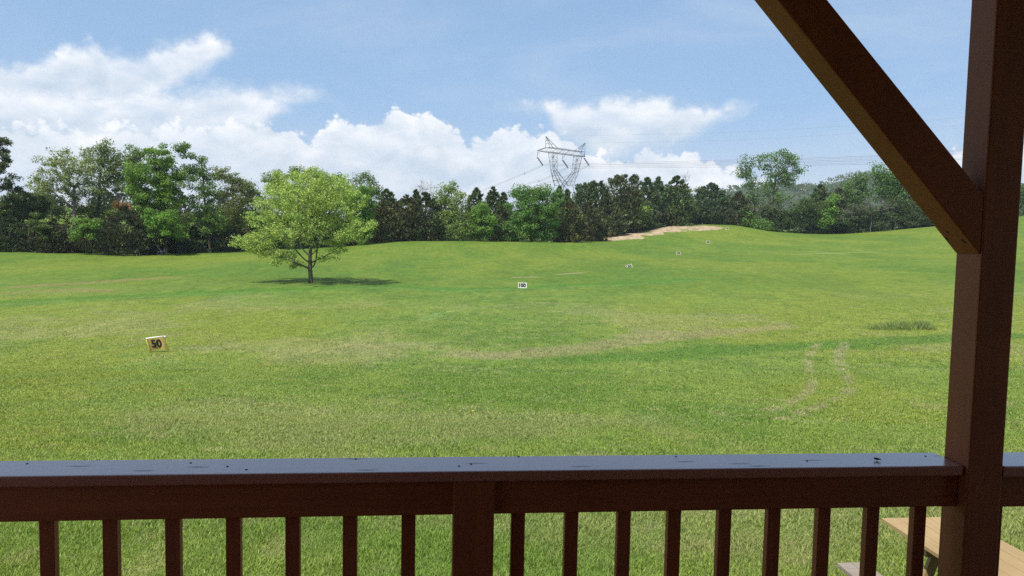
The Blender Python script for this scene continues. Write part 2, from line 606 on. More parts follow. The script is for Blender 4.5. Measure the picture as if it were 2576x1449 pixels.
def polydist(px, py, pts):
    best = np.full(px.shape, 1e9)
    for (x0, y0), (x1, y1) in zip(pts[:-1], pts[1:]):
        dx, dy = x1 - x0, y1 - y0
        t = np.clip(((px - x0) * dx + (py - y0) * dy) / (dx * dx + dy * dy), 0, 1)
        best = np.minimum(best, np.hypot(px - x0 - t * dx, (py - y0 - t * dy)))
    return best


def inpoly(px, py, pts):
    ins = np.zeros(px.shape, bool)
    n = len(pts)
    for i in range(n):
        (x0, y0), (x1, y1) = pts[i], pts[(i + 1) % n]
        c = ((y0 > py) != (y1 > py)) & (px < (x1 - x0) * (py - y0) / ((y1 - y0) or 1e-9) + x0)
        ins ^= c
    return ins


def world_line(pts):
    return [tuple(hit(x, y)[:2]) for x, y in pts]


LUSH = np.array((.072, .145, .021))
MID = np.array((.136, .192, .036))
YEL = np.array((.172, .200, .026))
DRY = np.array((.235, .225, .105))
SOIL = np.array((.34, .265, .165))
FARG = np.array((.104, .160, .020))

DIRT = [tuple(hit(x, y, 330)[:2]) for x, y in ((1470, 609), (1495, 600), (1547, 586), (1598, 578), (1648, 573), (1711, 567), (1761, 567), (1800, 569), (1828, 572), (1819, 576), (1774, 580), (1736, 582), (1664, 586), (1672, 591), (1612, 593), (1616, 600), (1560, 605), (1505, 607))]
PATH1 = world_line([(1180, 893), (1250, 897), (1400, 884), (1550, 864), (1650, 850), (1800, 838), (1960, 822)])
PATH2 = world_line([(900, 868), (1020, 866), (1120, 880), (1250, 895)])
PATH3 = world_line([(560, 872), (700, 885), (850, 880), (1000, 888)])
TERR = world_line([(-150, 778), (0, 768), (250, 753), (520, 741), (760, 733), (980, 724), (1130, 733), (1300, 728), (1500, 719), (1750, 706)])
LUSH1 = world_line([(1480, 905), (1640, 897), (1850, 880), (2100, 866), (2390, 850), (2560, 845)])
TR1 = world_line([(2058, 862), (2042, 885), (2032, 905), (2040, 935), (2045, 960), (2030, 990), (1985, 1015), (1930, 1035)])
TR2 = world_line([(2126, 862), (2112, 888), (2108, 910), (2120, 940), (2136, 965), (2130, 990), (2100, 1010), (2040, 1030), (1960, 1055)])
STK = world_line([(60, 722), (150, 715), (270, 708), (350, 702), (420, 699)])
STK2 = world_line([(30, 738), (190, 728), (260, 733)])
O1 = world_line([(1298, 698), (1350, 697)])
O2 = world_line([(1400, 691), (1465, 686)])
PALE = world_line([(1070, 806), (1095, 792), (1130, 784)])
PALE2 = world_line([(1560, 846), (1620, 838), (1690, 833)])
HAY = world_line([(2010, 640), (2100, 637), (2190, 634)])
HAY2 = world_line([(2040, 632), (2130, 641)])


def grass_colour(X, Y):
    """Real colour of the turf: lush and dry patches, worn paths, mowing lines, bare soil."""
    n1 = fbm(X * .045 + 5, Y * .035 + 2, 4)
    n2 = fbm(X * .35, Y * .30, 4)
    n3 = fbm(X * 1.6 + 3, Y * 1.3, 3)
    nz = (n2 - .5) + .6 * (n3 - .5)
    far = sstep(Y + 30 * (n1 - .5), 58, 104)
    c = MID[None] * (1 - far[:, None]) + FARG[None] * far[:, None]

    def bl(c, k, w):
        w = np.clip(w, 0, 1)[:, None]
        return c * (1 - w) + k[None] * w
    c = bl(c, YEL, .55 * sstep(n1 + .25 * nz, .48, .62) * (1 - .35 * far))
    c = bl(c, LUSH, .55 * sstep(n2 * .6 + (1 - n1) * .45, .52, .66))
    c = bl(c, DRY, .36 * sstep(fbm(X * .11 + 40, Y * .10, 4) + .3 * nz, .54, .72) * (1 - far))
    c = bl(c, DRY, .28 * sstep(n3 + .4 * (n2 - .5), .62, .80) * (1 - far))
    n5 = fbm(X * .16 + 80, Y * .05 + 9, 4)
    c = bl(c, np.array((.072, .128, .018)), .4 * sstep(n5 + .2 * nz, .52, .70) * far)
    c = bl(c, np.array((.145, .185, .028)), .5 * sstep(1 - n5 + .3 * nz, .56, .74) * far)
    w = 1 + .9 * nz

    def band(pts, width, k, s):
        nonlocal c
        d = polydist(X, Y, pts)
        c = bl(c, k, s * (1 - sstep(d / (width * np.clip(w, .3, 2)), .35, 1.0)))
    band(LUSH1, 2.2, LUSH, .85)
    band(PATH1, 2.1, DRY * np.array((1.0, .92, .95)), .58)
    band(PATH2, 1.6, DRY, .32)
    band(PATH3, 1.8, DRY, .22)
    band([(x, y + 1.6) for x, y in TERR], 4.0, LUSH * np.array((.8, 1.05, .8)), .65)
    band(TERR, 1.0, np.array((.17, .20, .07)), .3)
    gap = .15 + .75 * sstep(fbm(X * .9, Y * .7, 3), .36, .56)
    band(TR1, .34, DRY * .95, .75 * gap)
    band(TR2, .38, DRY * .95, .8 * gap)
    band(STK, 2.6, np.array((.20, .16, .06)), .6)
    band(STK2, 2.2, np.array((.20, .16, .06)), .5)
    band(O1, .9, SOIL, .55)
    band(O2, .8, SOIL, .6)
    band(PALE, .8, np.array((.17, .26, .08)), .5)
    band(PALE2, 1.0, DRY, .5)
    band(HAY, 3.0, np.array((.19, .24, .06)), .55)
    band(HAY2, 2.0, np.array((.19, .24, .06)), .45)
    # bare soil slope below the cedars
    m = (X > 5) & (Y > 190) & (Y < 330)
    if m.any():
        xs, ys = X[m], Y[m]
        jx, jy = (fbm(xs * .25, ys * .12, 3) - .5) * 3, (fbm(xs * .25 + 9, ys * .12 + 4, 3) - .5) * 5
        ins = inpoly(xs + jx, ys + jy, DIRT).astype(float)
        ins *= 1 - .8 * sstep(fbm(xs * .16 + 2, ys * .07, 3), .67, .74)
        cc = c[m]
        sl = SOIL[None] * (.62 + .8 * fbm(xs * .9, ys * .4, 4))[:, None]
        c[m] = cc * (1 - ins[:, None]) + sl * ins[:, None]
    # bare litter under the wood's edge
    return c


def build_ground():
    a_front = np.linspace(-.86, .86, 1150)
    a_back = np.linspace(.86, 2 * math.pi - .86, 90)[1:-1]
    az = np.concatenate((a_front, a_back))
    rad = np.concatenate(([0.6, 1.5, 2.5, 3.5, 4.5], np.geomspace(5.2, 420, 640), np.geomspace(450, 2150, 22)))
    A, R = np.meshgrid(az, rad, indexing='ij')
    X, Y = (R * np.sin(A)).ravel(), (R * np.cos(A)).ravel()
    Z = ground(X, Y)
    back = np.clip((R.ravel() - 700) / 900, 0, 1)
    Z = Z * (1 - back) + 20 * back
    na, nr = len(az), len(rad)
    i, j = np.meshgrid(np.arange(na), np.arange(nr - 1), indexing='ij')
    i2 = (i + 1) % na
    q = np.stack((i * nr + j, i * nr + j + 1, i2 * nr + j + 1, i2 * nr + j), -1).reshape(-1, 4)
    V = np.stack((X, Y, Z), 1)
    V = np.vstack((V, [(0, 0, -3.4)]))
    c = len(V) - 1
    ii = np.arange(na)
    tri = np.stack((np.full(na, c), ii * nr, ((ii + 1) % na) * nr), 1)
    colr = np.vstack((grass_colour(X, Y), MID[None]))
    m, n, o = new_mat('turf')
    at = n.n('ShaderNodeVertexColor', layer_name='tint').outputs[0]
    p = n.n('ShaderNodeBsdfPrincipled')
    p.inputs['Roughness'].default_value = .8
    p.inputs['Specular IOR Level'].default_value = .12
    p.inputs['Sheen Weight'].default_value = .0
    pos = n.n('ShaderNodeNewGeometry').outputs['Position']
    f1 = n.noise(n.mapping(pos, scale=(1, .55, 1)), 7, 6, .75)
    f2 = n.noise(n.mapping(pos, scale=(1, .45, 1), loc=(5, 2, 0)), 1.6, 6, .72)
    f3 = n.noise(n.mapping(pos, scale=(1, .6, 1), loc=(1, 7, 0)), 28, 3, .7)
    f4 = n.noise(n.mapping(pos, scale=(1, .35, 1), loc=(3, 9, 0)), .55, 8, .8)
    v = n.math('ADD', n.math('MULTIPLY_ADD', n.math('SUBTRACT', f1, .5), 1.3, 1.0),
               n.math('ADD', n.math('MULTIPLY_ADD', n.math('SUBTRACT', f4, .5), .9, n.math('MULTIPLY', n.math('SUBTRACT', f2, .5), 1.2)), n.math('MULTIPLY', n.math('SUBTRACT', f3, .5), .7)))
    mx = n.n('ShaderNodeMix', data_type='RGBA', blend_type='MULTIPLY')
    mx.inputs[0].default_value = 1
    n.link(at, mx.inputs[6])
    cb = n.n('ShaderNodeCombineColor')
    n.link(n.math('MULTIPLY_ADD', n.math('SUBTRACT', f2, .5), .5, v), cb.inputs[0])
    n.link(v, cb.inputs[1])
    n.link(v, cb.inputs[2])
    n.link(cb.outputs[0], mx.inputs[7])
    n.link(mx.outputs[2], p.inputs['Base Color'])
    b = n.n('ShaderNodeBump')
    b.inputs['Strength'].default_value = .7
    b.inputs['Distance'].default_value = .12
    n.link(n.math('ADD', f1, n.math('MULTIPLY', f3, .4)), b.inputs['Height'])
    n.link(b.outputs[0], p.inputs['Normal'])
    n.link(p.outputs[0], o.inputs[0])
    g = np_mesh('ground', V, tri, q, colr, m, smooth=True)
    tag(g, 'rolling mown green field with worn paths and patches of dry grass', 'ground', kind='structure')


build_ground()


# ------------------------------------------------------------------ grass blades on the near field
def build_grass():
    Vs, Ts, Cs = [], [], []
    base = 0
    for (y0, y1, dens, wid, hgt) in ((5.6, 9, 3800, .0060, .038), (9, 13, 2500, .0075, .038), (13, 20, 1000, .010, .040), (20, 34, 300, .016, .045), (34, 85, 85, .026, .055)):
        area = (y1**2 - y0**2) * .72
        n = int(area * dens)
        y = np.sqrt(RNG.uniform(y0**2, y1**2, n))
        y = y[RNG.random(n) < np.clip((85 - y) / 60, 0, 1)]        # thinning out with distance
        n = len(y)
        x = RNG.uniform(-.72, .72, n) * y
        z = ground(x, y)
        # clumps: longer where the turf is lush
        lush = fbm(x * .35, y * .30, 4)
        clump = fbm(x * 2.2, y * 2.2, 2)
        h = hgt * (.45 + .9 * clump + .5 * (lush - .5)) * RNG.uniform(.6, 1.4, n)
        a = RNG.uniform(0, 2 * math.pi, n)
        lean = RNG.uniform(.15, 1.5, n)
        dx, dy = np.cos(a) * lean * h, np.sin(a) * lean * h
        b = a + RNG.normal(math.pi / 2, .5, n)
        wx, wy = np.cos(b) * wid * RNG.uniform(.6, 1.4, n), np.sin(b) * wid * .8
        P0 = np.stack((x - wx, y - wy, z - .004), 1)
        P1 = np.stack((x + wx, y + wy, z - .004), 1)
        P2 = np.stack((x + dx, y + dy, z + h), 1)
        c = grass_colour(x, y)
        k = RNG.uniform(.70, 1.75, n)[:, None]
        c = c * k * np.array((1.25, 1.22, 1.1))
        dry = (RNG.random(n) < .07 + .16 * sstep(vnoise(x * .8, y * .8), .5, .9))
        c[dry] = c[dry] * .45 + np.array((.36, .32, .17)) * .55
        dark = RNG.random(n) < .10
        c[dark] *= .6
        Vs.append(np.stack((P0, P1, P2), 1).reshape(-1, 3))
        Cs.append(np.repeat(c, 3, 0))
        Ts.append(base + np.arange(n * 3).reshape(-1, 3))
        base += n * 3
    g = np_mesh('grass', np.concatenate(Vs), np.concatenate(Ts), None, np.concatenate(Cs), M['grass'])
    tag(g, 'short mown grass blades covering the near field', 'grass', kind='stuff')


build_grass()

# ------------------------------------------------------------------ trees


def quads(C, Ld, Wd):
    """Leaf quads: centres, half-length vectors, half-width vectors; pointed oval outline as two triangles."""
    n = len(C)
    V = np.stack((C - Ld, C + Wd - .1 * Ld, C + Ld, C - Wd - .1 * Ld), 1).reshape(-1, 3)
    Q = np.arange(n * 4).reshape(-1, 4)
    return V, Q


def unit(v):
    return v / np.maximum(np.linalg.norm(v, axis=1, keepdims=True), 1e-9)


def frustums(P0, P1, R0, R1, k):
    d = unit(P1 - P0)
    up = np.where(np.abs(d[:, 2:3]) > .9, np.array([[1.0, 0, 0]]), np.array([[0, 0, 1.0]]))
    s = unit(np.cross(d, up))
    t = np.cross(s, d)
    a = 2 * math.pi * np.arange(k) / k
    ring = s[:, None] * np.cos(a)[None, :, None] + t[:, None] * np.sin(a)[None, :, None]
    A = P0[:, None] + ring * R0[:, None, None]
    B = P1[:, None] + ring * R1[:, None, None]
    n = len(P0)
    V = np.concatenate((A, B), 1).reshape(-1, 3)
    j = np.arange(k)
    q = np.stack((j, (j + 1) % k, k + (j + 1) % k, k + j), 1)
    Q = (np.arange(n) * 2 * k)[:, None, None] + q[None]
    return V, Q.reshape(-1, 4)


def skeleton(trunk, atts, rng, curve=.12, low=0.0, limbs=()):
    """Greedy branching: every attractor is joined to the cheapest point of the growing tree."""
    nodes = [np.array(p, float) for p in trunk]
    par = [-1] + list(range(len(trunk) - 1))
    pl = [0.0]
    for i in range(1, len(trunk)):
        pl.append(pl[-1] + np.linalg.norm(nodes[i] - nodes[i - 1]))
    ntr = len(trunk)
    for k0, pts in limbs:                       # main limbs given by hand: (index of the trunk node, points)
        prev = k0
        for p in pts:
            nodes.append(np.array(p, float))
            pl.append(pl[prev] + np.linalg.norm(nodes[-1] - nodes[prev]))
            par.append(prev)
            prev = len(nodes) - 1
    n0 = len(nodes)
    cap = n0 + 4 * len(atts) + 8
    A = np.zeros((cap, 3))
    L = np.zeros(cap)
    A[:n0] = nodes
    L[:n0] = pl
    pen = np.zeros(cap)
    pen[:ntr] = np.where(A[:ntr, 2] < trunk[0][2] + low, 50.0, 0.0)
    n = n0
    ctr = np.array(trunk[-1])
    order = np.argsort(np.linalg.norm(atts - ctr, axis=1) + rng.uniform(0, .5, len(atts)))
    tips = []
    for a in atts[order]:
        v = a - A[:n]
        d = np.linalg.norm(v, axis=1)
        cost = d + .22 * L[:n] + np.maximum(0, .35 * d - v[:, 2]) * .8 + pen[:n]
        k = int(np.argmin(cost))
        p = A[k].copy()
        dist = d[k]
        m = 2 if dist > 1.2 else 1
        prev = k
        for s in range(1, m + 1):
            t = s / (m + 1)
            q = p + (a - p) * t + np.array((rng.normal(0, curve), rng.normal(0, curve), -dist * .10 * math.sin(math.pi * t) + rng.normal(0, curve))) * min(1, dist * .5)
            A[n] = q
            L[n] = L[prev] + np.linalg.norm(q - A[prev])
            par.append(prev)
            prev = n
            n += 1
        A[n] = a
        L[n] = L[prev] + np.linalg.norm(a - A[prev])
        par.append(prev)
        tips.append(n)
        n += 1
    return A[:n], np.array(par), np.array(tips)


def wood_mesh(A, par, tips, r_tip, r_base, e, sides, ntr):
    n = len(A)
    acc = np.zeros(n)
    acc[tips] += r_tip**e
    for i in range(n - 1, 0, -1):
        if acc[i] == 0:
            acc[i] = r_tip**e
        acc[par[i]] += acc[i]
    R = acc**(1 / e)
    k = r_base / R[0]
    # stretch so that the trunk has the wanted girth while twigs keep theirs
    R = r_tip + (R - r_tip) * (r_base - r_tip) / max(R[0] - r_tip, 1e-6)
    for i in range(1, ntr):
        R[i] = max(R[i], r_base * (1 - .55 * i / ntr))
    i = np.arange(1, n)
    p = par[i]
    r0 = np.where(p == 0, R[0] * 1.25, np.minimum(R[p], R[i] * 1.5))
    V, Q = frustums(A[p], A[i], r0, R[i], sides)
    return V, Q


def leaves(centres, n_each, spread, size, rng, col, var, droop=0.0, aspect=.62, flat=.62):
    m = len(centres)
    n = m * n_each
    c0 = np.repeat(centres, n_each, 0)
    dirs = unit(rng.normal(0, 1, (n, 3)))
    off = dirs * (rng.random(n)**.42)[:, None] * np.array((1, 1, flat)) * spread * 1.55 * np.repeat(rng.uniform(.65, 1.3, m), n_each)[:, None]
    C = c0 + off
    d = unit(rng.normal(0, 1, (n, 3)) + np.array((0, 0, -droop)))
    nrm = unit(rng.normal(0, 1, (n, 3)) * .55 + np.array((0, 0, .7)) + dirs * .75)
    s = unit(np.cross(d, nrm))
    sz = size * rng.uniform(.6, 1.35, n)[:, None]
    V, Q = quads(C, d * sz, s * sz * aspect)
    col = np.asarray(col, float)
    clump = np.repeat(rng.normal(0, 1, m), n_each)
    hue = np.repeat(rng.normal(0, 1, m), n_each)
    k = np.exp(var * (.6 * clump + .7 * rng.normal(0, 1, n)))
    cc = col[None] * k[:, None]
    cc[:, 0] *= np.exp(.10 * var / .25 * (hue * .6 + rng.normal(0, .5, n)))
    return V, Q, np.repeat(np.clip(cc, .003, .8), 4, 0)


def X_at(px, py, Y):
    return ray(px, py)[0] * Y


def sample_blobs(blobs, Y, n, rng, shell=.45, depth=.55):
    """Points inside crown lobes given in pixels at depth Y."""
    w = np.array([b[2] * b[3] for b in blobs], float)
    k = rng.choice(len(blobs), n, p=w / w.sum())
    d = unit(rng.normal(0, 1, (n, 3)))
    rr = rng.random(n)**shell
    s = Y / F
    P = np.zeros((n, 3))
    wide = (max(b[0] + b[2] for b in blobs) - min(b[0] - b[2] for b in blobs)) * s * .5
    for i, b in enumerate(blobs):
        m = k == i
        c = ray(b[0], b[1]) * Y
        rx, rz = b[2] * s, b[3] * s
        ry = max(.5 * (rx + rz), depth * min(wide, 1.7 * rx))
        c = c + np.array((0, rng.uniform(-.35, .35) * wide * depth, 0))
        P[m] = c + d[m] * rr[m, None] * np.array((rx, ry, rz))
    return P


def deciduous(name, label, base, Y, blobs, col, seed, *, group=None, girth=.22, clumps=None, cover=2.2, leaf=None, spread=None,
              var=.28, bark='bark', trunk_top=None, low=1.5, cat='tree', shell=.45, r_tip=.012, lean=None, sides=5, droop=.2, part_crown='crown', depth=.55, limbs=None):
    rng = np.random.default_rng(seed)
    bx, by = base
    X = X_at(bx, by, Y)
    root = np.array([X, Y, float(ground(X, Y)) - .15])
    s = Y / F
    area = sum(math.pi * b[2] * b[3] for b in blobs) * s * s * .75
    size = leaf or .0011 * Y
    spread = spread or .0052 * Y
    ncl = clumps or int(max(26, min(230, area * 1.0)))
    atts = sample_blobs(blobs, Y, ncl, rng, shell, depth)
    atts[:, 2] = np.maximum(atts[:, 2], root[2] + .5)
    t = empty(name, root, label, cat, group)
    ctr = atts.mean(0)
    top = np.array([ctr[0] * .6 + X * .4, Y, ctr[2]]) if trunk_top is None else np.array([X_at(trunk_top[0], trunk_top[1], Y), Y, (ray(*trunk_top) * Y)[2]])
    K = 7
    tr = [root + (top - root) * i / (K - 1) + np.array((rng.normal(0, .07), rng.normal(0, .07), 0)) * (0 < i) * (1 if girth > .1 else .4) for i in range(K)]
    lm = []
    if limbs:
        tr = [root] + [ray(x_, y_) * Y for x_, y_ in limbs[0]]
        K = len(tr)
        lm = [(k_, [ray(x_, y_) * (Y + dy_) for x_, y_, dy_ in pts_]) for k_, pts_ in limbs[1]]
    A, par, tips = skeleton(tr, atts, rng, low=low, limbs=lm)
    V, Q = wood_mesh(A, par, tips, r_tip * Y / 100, girth, 2.1, sides, K)
    np_mesh('trunk', V - root, None, Q, None, M[bark], t, smooth=True)
    n_each = int(max(8, 1.25 * cover * area * 2.2 / (ncl * size * size * 1.24)))
    # leaves hang along the outer twigs as well as at their tips
    mids = (A[tips] * .5 + A[par[tips]] * .5)
    V1, Q1, C1 = leaves(A[tips], int(n_each * .66), spread, size, rng, col, var, droop)
    V2, Q2, C2 = leaves(mids, int(n_each * .34) + 1, spread * .85, size, rng, col, var, droop)
    V = np.concatenate((V1, V2)) - root
    Q = np.concatenate((Q1, Q2 + len(V1)))
    np_mesh(part_crown, V, None, Q, np.concatenate((C1, C2)), M['leaf'], t)
    return t


def conifer(name, label, px, py_top, half, py_base, Y, col, seed, *, group=None, shape=1.0, cat='tree', var=.42, cover=4.4, round_top=False):
    """Red cedar: dense, shaggy, ovoid to conical crown of upswept sprays down to the ground."""
    rng = np.random.default_rng(seed)
    X = X_at(px, py_base, Y)
    zb = float(ground(X, Y)) - .1
    root = np.array([X, Y, zb])
    zt = (ray(px, py_top) * Y)[2]
    h = zt - zb
    s = Y / F
    R = half * s * 1.34
    t = empty(name, root, label, cat, group)
    tb = MB()
    tb.tube([(0, 0, 0), (.05, 0, h * .45), (0, .03, h * .93)], [.022 * h, .014 * h, .02], 6)
    tb.build('trunk', M['bark'], t, smooth=True)
    # lumps: boughs standing out of the crown
    nb = int(60 + 10 * h)
    hb = np.concatenate((rng.random(nb - 7)**1.1, (.90, .93, .95, .97, .985, .995, 1.0)))
    ab = rng.uniform(0, 2 * math.pi, nb)
    if round_top:
        prof = lambda q: np.sqrt(np.maximum(0, 1 - np.abs((q - .55) / .55)**2.4)) * .95 + .05
    else:
        prof = lambda q: np.minimum(1.0, (1 - q) * 2.1)**.62 * (.80 + .20 * np.minimum(1, q * 4)) * shape + .02
    wob = 1 + .18 * np.sin(3 * ab + 9 * hb + seed) + rng.normal(0, .10, nb)
    rb = R * prof(hb) * wob * rng.uniform(.62, 1.0, nb)
    Cb = np.stack((rb * np.cos(ab), rb * np.sin(ab), hb * h), 1)
    size = .0021 * Y
    area = 2 * R * h * .7
    n_each = int(max(8, cover * area * 3.2 / (nb * size * size * .9)))
    n = nb * n_each
    c0 = np.repeat(Cb, n_each, 0)
    hq = np.repeat(hb, n_each)
    tp = np.clip((1 - hq) * 2.6, .10, 1)[:, None] if not round_top else np.clip((1.12 - hq) * 3.2, .3, 1)[:, None]
    dirs = unit(rng.normal(0, 1, (n, 3))) * (rng.random(n)**.45)[:, None]
    off = dirs * np.array((.30 * R + .25, .30 * R + .25, .062 * h + .15)) * tp
    C = c0 + off
    C[:, 2] = np.maximum(C[:, 2], .05)
    outw = unit(np.stack((C[:, 0], C[:, 1], np.zeros(n)), 1))
    d = unit(outw * .6 + np.array((0, 0, .75)) + rng.normal(0, .45, (n, 3)))
    sd_ = unit(np.cross(d, rng.normal(0, 1, (n, 3))))
    sz = size * rng.uniform(.6, 1.3, n)[:, None]
    V, Q = quads(C, d * sz, sd_ * sz * .36)
    clump = np.repeat(rng.normal(0, 1, nb), n_each)
    hue = np.repeat(rng.normal(0, 1, nb), n_each)
    k = np.exp(var * (.55 * clump + .7 * rng.normal(0, 1, n)))
    cc = np.asarray(col)[None] * k[:, None]
    cc[:, 0] *= np.exp(.13 * hue)
    np_mesh('crown', V, None, Q, np.repeat(np.clip(cc, .002, .5), 4, 0), M['needle'], t)
    return t


def bare_tree(name, label, base, Y, blobs, seed, *, n=70, girth=.14, bark='bark_dead', trunk_top=None, cat='tree', group=None, r_tip=.012):
    rng = np.random.default_rng(seed)
    X = X_at(base[0], base[1], Y)
    root = np.array([X, Y, float(ground(X, Y)) - .1])
    atts = sample_blobs(blobs, Y, n, rng, .5)
    t = empty(name, root, label, cat, group)
    ctr = atts.mean(0)
    top = np.array([X * .4 + ctr[0] * .6, Y, ctr[2] - .25 * (ctr[2] - root[2])])
    tr = [root + (top - root) * i / 5 + np.array((rng.normal(0, .1), rng.normal(0, .1), 0)) * (i > 0) for i in range(6)]
    A, par, tips = skeleton(tr, atts, rng, .15, low=.3)
    V, Q = wood_mesh(A, par, tips, r_tip * Y / 100, girth, 2.1, 5, 6)
    VA, QA = V, Q
    tw0 = A[tips]
    m = len(tw0)
    P0 = np.repeat(tw0, 4, 0)
    dr = unit(np.repeat(unit(A[tips] - A[par[tips]]), 4, 0) + rng.normal(0, .5, (4 * m, 3)))
    V, Q = frustums(P0, P0 + dr * rng.uniform(.5, 1.3, (4 * m, 1)) * Y / 180, np.full(4 * m, r_tip * .8 * Y / 100), np.full(4 * m, r_tip * .4 * Y / 100), 3)
    np_mesh('branches', np.concatenate((VA, V)) - root, None, np.concatenate((QA, Q + len(VA))), None, M[bark], t)
    return t


def bush(name, label, Y, blobs, col, seed, *, cover=3.0, var=.3, cat='bush', group=None, leaf=None):
    rng = np.random.default_rng(seed)
    bx = np.mean([b[0] for b in blobs])
    low = max(b[1] + b[3] for b in blobs)
    X = X_at(bx, low, Y)
    root = np.array([X, Y, float(ground(X, Y)) - .05])
    t = empty(name, root, label, cat, group)
    s = Y / F
    area = sum(math.pi * b[2] * b[3] for b in blobs) * s * s * .8
    ncl = int(max(14, min(150, area * 1.6)))
    P_ = sample_blobs(blobs, Y, ncl, rng, .5)
    P_[:, 2] = np.maximum(P_[:, 2], ground(P_[:, 0], P_[:, 1]) + .15)
    size = leaf or .0011 * Y
    tr = [root + np.array((0, 0, .25 * i)) for i in range(4)]
    A, par, tips = skeleton(tr, P_, rng, .1, 0)
    V, Q = wood_mesh(A, par, tips, .010 * Y / 100, .06, 2.1, 4, 4)
    np_mesh('stem', V - root, None, Q, None, M['bark'], t)
    n_each = int(max(8, cover * area * 2.2 / (ncl * size * size * 1.24)))
    V, Q, C = leaves(A[tips], n_each, .0046 * Y, size, rng, col, var, .2)
    np_mesh('foliage', V - root, None, Q, C, M['leaf'], t)
    return t


# ---- colours of the foliage
G_MAIN = (.335, .455, .105)
G_BRIGHT = (0.135, 0.265, 0.036)
G_MID = (0.110, 0.190, 0.038)
G_OLIVE = (0.150, 0.180, 0.055)
G_PALE = (0.250, 0.300, 0.115)
G_DARK = (0.058, 0.092, 0.028)
G_LIME = (0.210, 0.300, 0.050)
CED_BR = (0.090, 0.098, 0.038)
CED_GR = (0.080, 0.116, 0.040)
CED_BL = (0.070, 0.108, 0.046)

# the lone tree on the field
deciduous('lone_tree', 'broad yellow green tree standing alone on the mown field, its shadow beneath it', (782, 716), 92.0,
          [(775, 492, 100, 62), (690, 512, 62, 54), (858, 505, 64, 56), (705, 462, 26, 24), (672, 592, 66, 32), (620, 608, 34, 20), (660, 624, 42, 20), (708, 645, 38, 18), (895, 585, 52, 32), (770, 570, 84, 50), (655, 550, 36, 32), (852, 618, 36, 20),
           (738, 668, 24, 10), (826, 650, 22, 10), (805, 450, 60, 24), (650, 636, 28, 8), (735, 436, 12, 12), (858, 450, 14, 14), (925, 566, 20, 16), (690, 440, 10, 10), (780, 428, 40, 10), (700, 662, 16, 8)],
          G_MAIN, 11, girth=.26, clumps=900, cover=1.3, leaf=.094, spread=.46, var=.27, bark='bark_main', trunk_top=(785, 520), low=2.6, shell=.50, r_tip=.011, sides=7, depth=1.0,
          limbs=(((782, 700), (781, 684), (780, 676), (781, 662), (780, 645), (783, 610), (787, 570), (786, 520)),
                 ((3, ((765, 670, -.4), (740, 660, -1.0), (712, 649, -1.6), (680, 637, -2.2), (645, 624, -2.6))),
                  (4, ((768, 654, -.5), (755, 642, -1.0), (742, 626, -1.2), (720, 600, -1.4))),
                  (3, ((789, 669, -.5), (795, 655, -.9), (797, 635, -1.1), (799, 605, -1.2), (806, 560, -1.0))),
                  (4, ((797, 654, .3), (815, 646, .6), (838, 633, .8), (862, 612, .8), (895, 592, .6))),
                  (5, ((768, 634, 1.4), (750, 612, 2.6), (735, 580, 3.4))),
                  (5, ((795, 630, 1.6), (815, 604, 3.0), (832, 570, 4.0))),
                  (6, ((770, 590, -1.6), (755, 560, -3.0))))))

# ---- the wood's edge, left
deciduous('pine_tree', 'tall dark pine at the left edge of the field, half out of the picture', (-22, 640), 150,
          [(2, 352, 17, 12), (18, 402, 27, 17), (2, 420, 30, 14), (14, 448, 32, 12), (-20, 380, 40, 16), (18, 470, 32, 14), (-30, 440, 50, 20), (-20, 350, 26, 14)], (.042, .062, .026), 21, girth=.25, cover=2.2,
          spread=.62, clumps=90, trunk_top=(-14, 350), low=6, group='trees along the far edge of the field')
GR = 'trees along the far edge of the field'
D = deciduous
D('woodland_tree', 'dark leafy tree low beside the tall pine at the left edge', (50, 638), 156, [(40, 520, 60, 40), (80, 545, 46, 46), (10, 560, 50, 50), (95, 505, 24, 22)], G_DARK, 22, group=GR, cover=3)
D('woodland_tree', 'broad pale green tree with thin spring leaves and spreading bare limbs', (188, 636), 166, [(150, 420, 52, 42), (195, 405, 50, 36), (120, 460, 42, 34), (215, 450, 50, 48), (150, 480, 60, 40), (110, 500, 30, 26)], G_PALE, 23,
  group=GR, cover=.85, girth=.36, var=.2, clumps=210, trunk_top=(186, 470), bark='bark_pale', spread=.75)
D('woodland_tree', 'tall grey green tree rising behind the broad pale one', (246, 634), 172, [(262, 380, 42, 28), (240, 400, 40, 30), (285, 410, 34, 34), (250, 450, 46, 44), (292, 450, 30, 30), (225, 385, 20, 16), (240, 500, 50, 34)], (0.105, 0.160, 0.047), 24,
  group=GR, cover=1.0, girth=.34, clumps=200, trunk_top=(252, 430))
D('woodland_tree', 'dense bright green tree with a rounded top left of the lone tree', (418, 634), 158, [(405, 400, 40, 38), (380, 440, 58, 44), (425, 450, 55, 50), (345, 460, 36, 40), (400, 500, 72, 50), (420, 560, 55, 40), (372, 515, 30, 26), (440, 585, 34, 26)], G_BRIGHT, 25,
  group=GR, cover=2.0, girth=.36, clumps=260, low=3, trunk_top=(408, 430))
D('woodland_tree', 'small rounded crown peeping over the shoulder of the dense bright green tree', (335, 630), 176, [(342, 384, 28, 22), (330, 410, 28, 30), (322, 460, 26, 40)], G_MID, 26, group=GR, cover=1.5, trunk_top=(338, 400))
D('woodland_tree', 'thin tall tree with ragged leaf clusters leaning left at its top', (530, 632), 160, [(462, 372, 20, 14), (480, 392, 24, 16), (508, 398, 16, 14), (500, 430, 30, 28), (520, 470, 32, 36), (510, 520, 36, 40), (535, 560, 34, 30), (470, 430, 16, 20)], (0.084, 0.167, 0.034), 27,
  group=GR, cover=1.6, girth=.24, clumps=130, trunk_top=(505, 410))
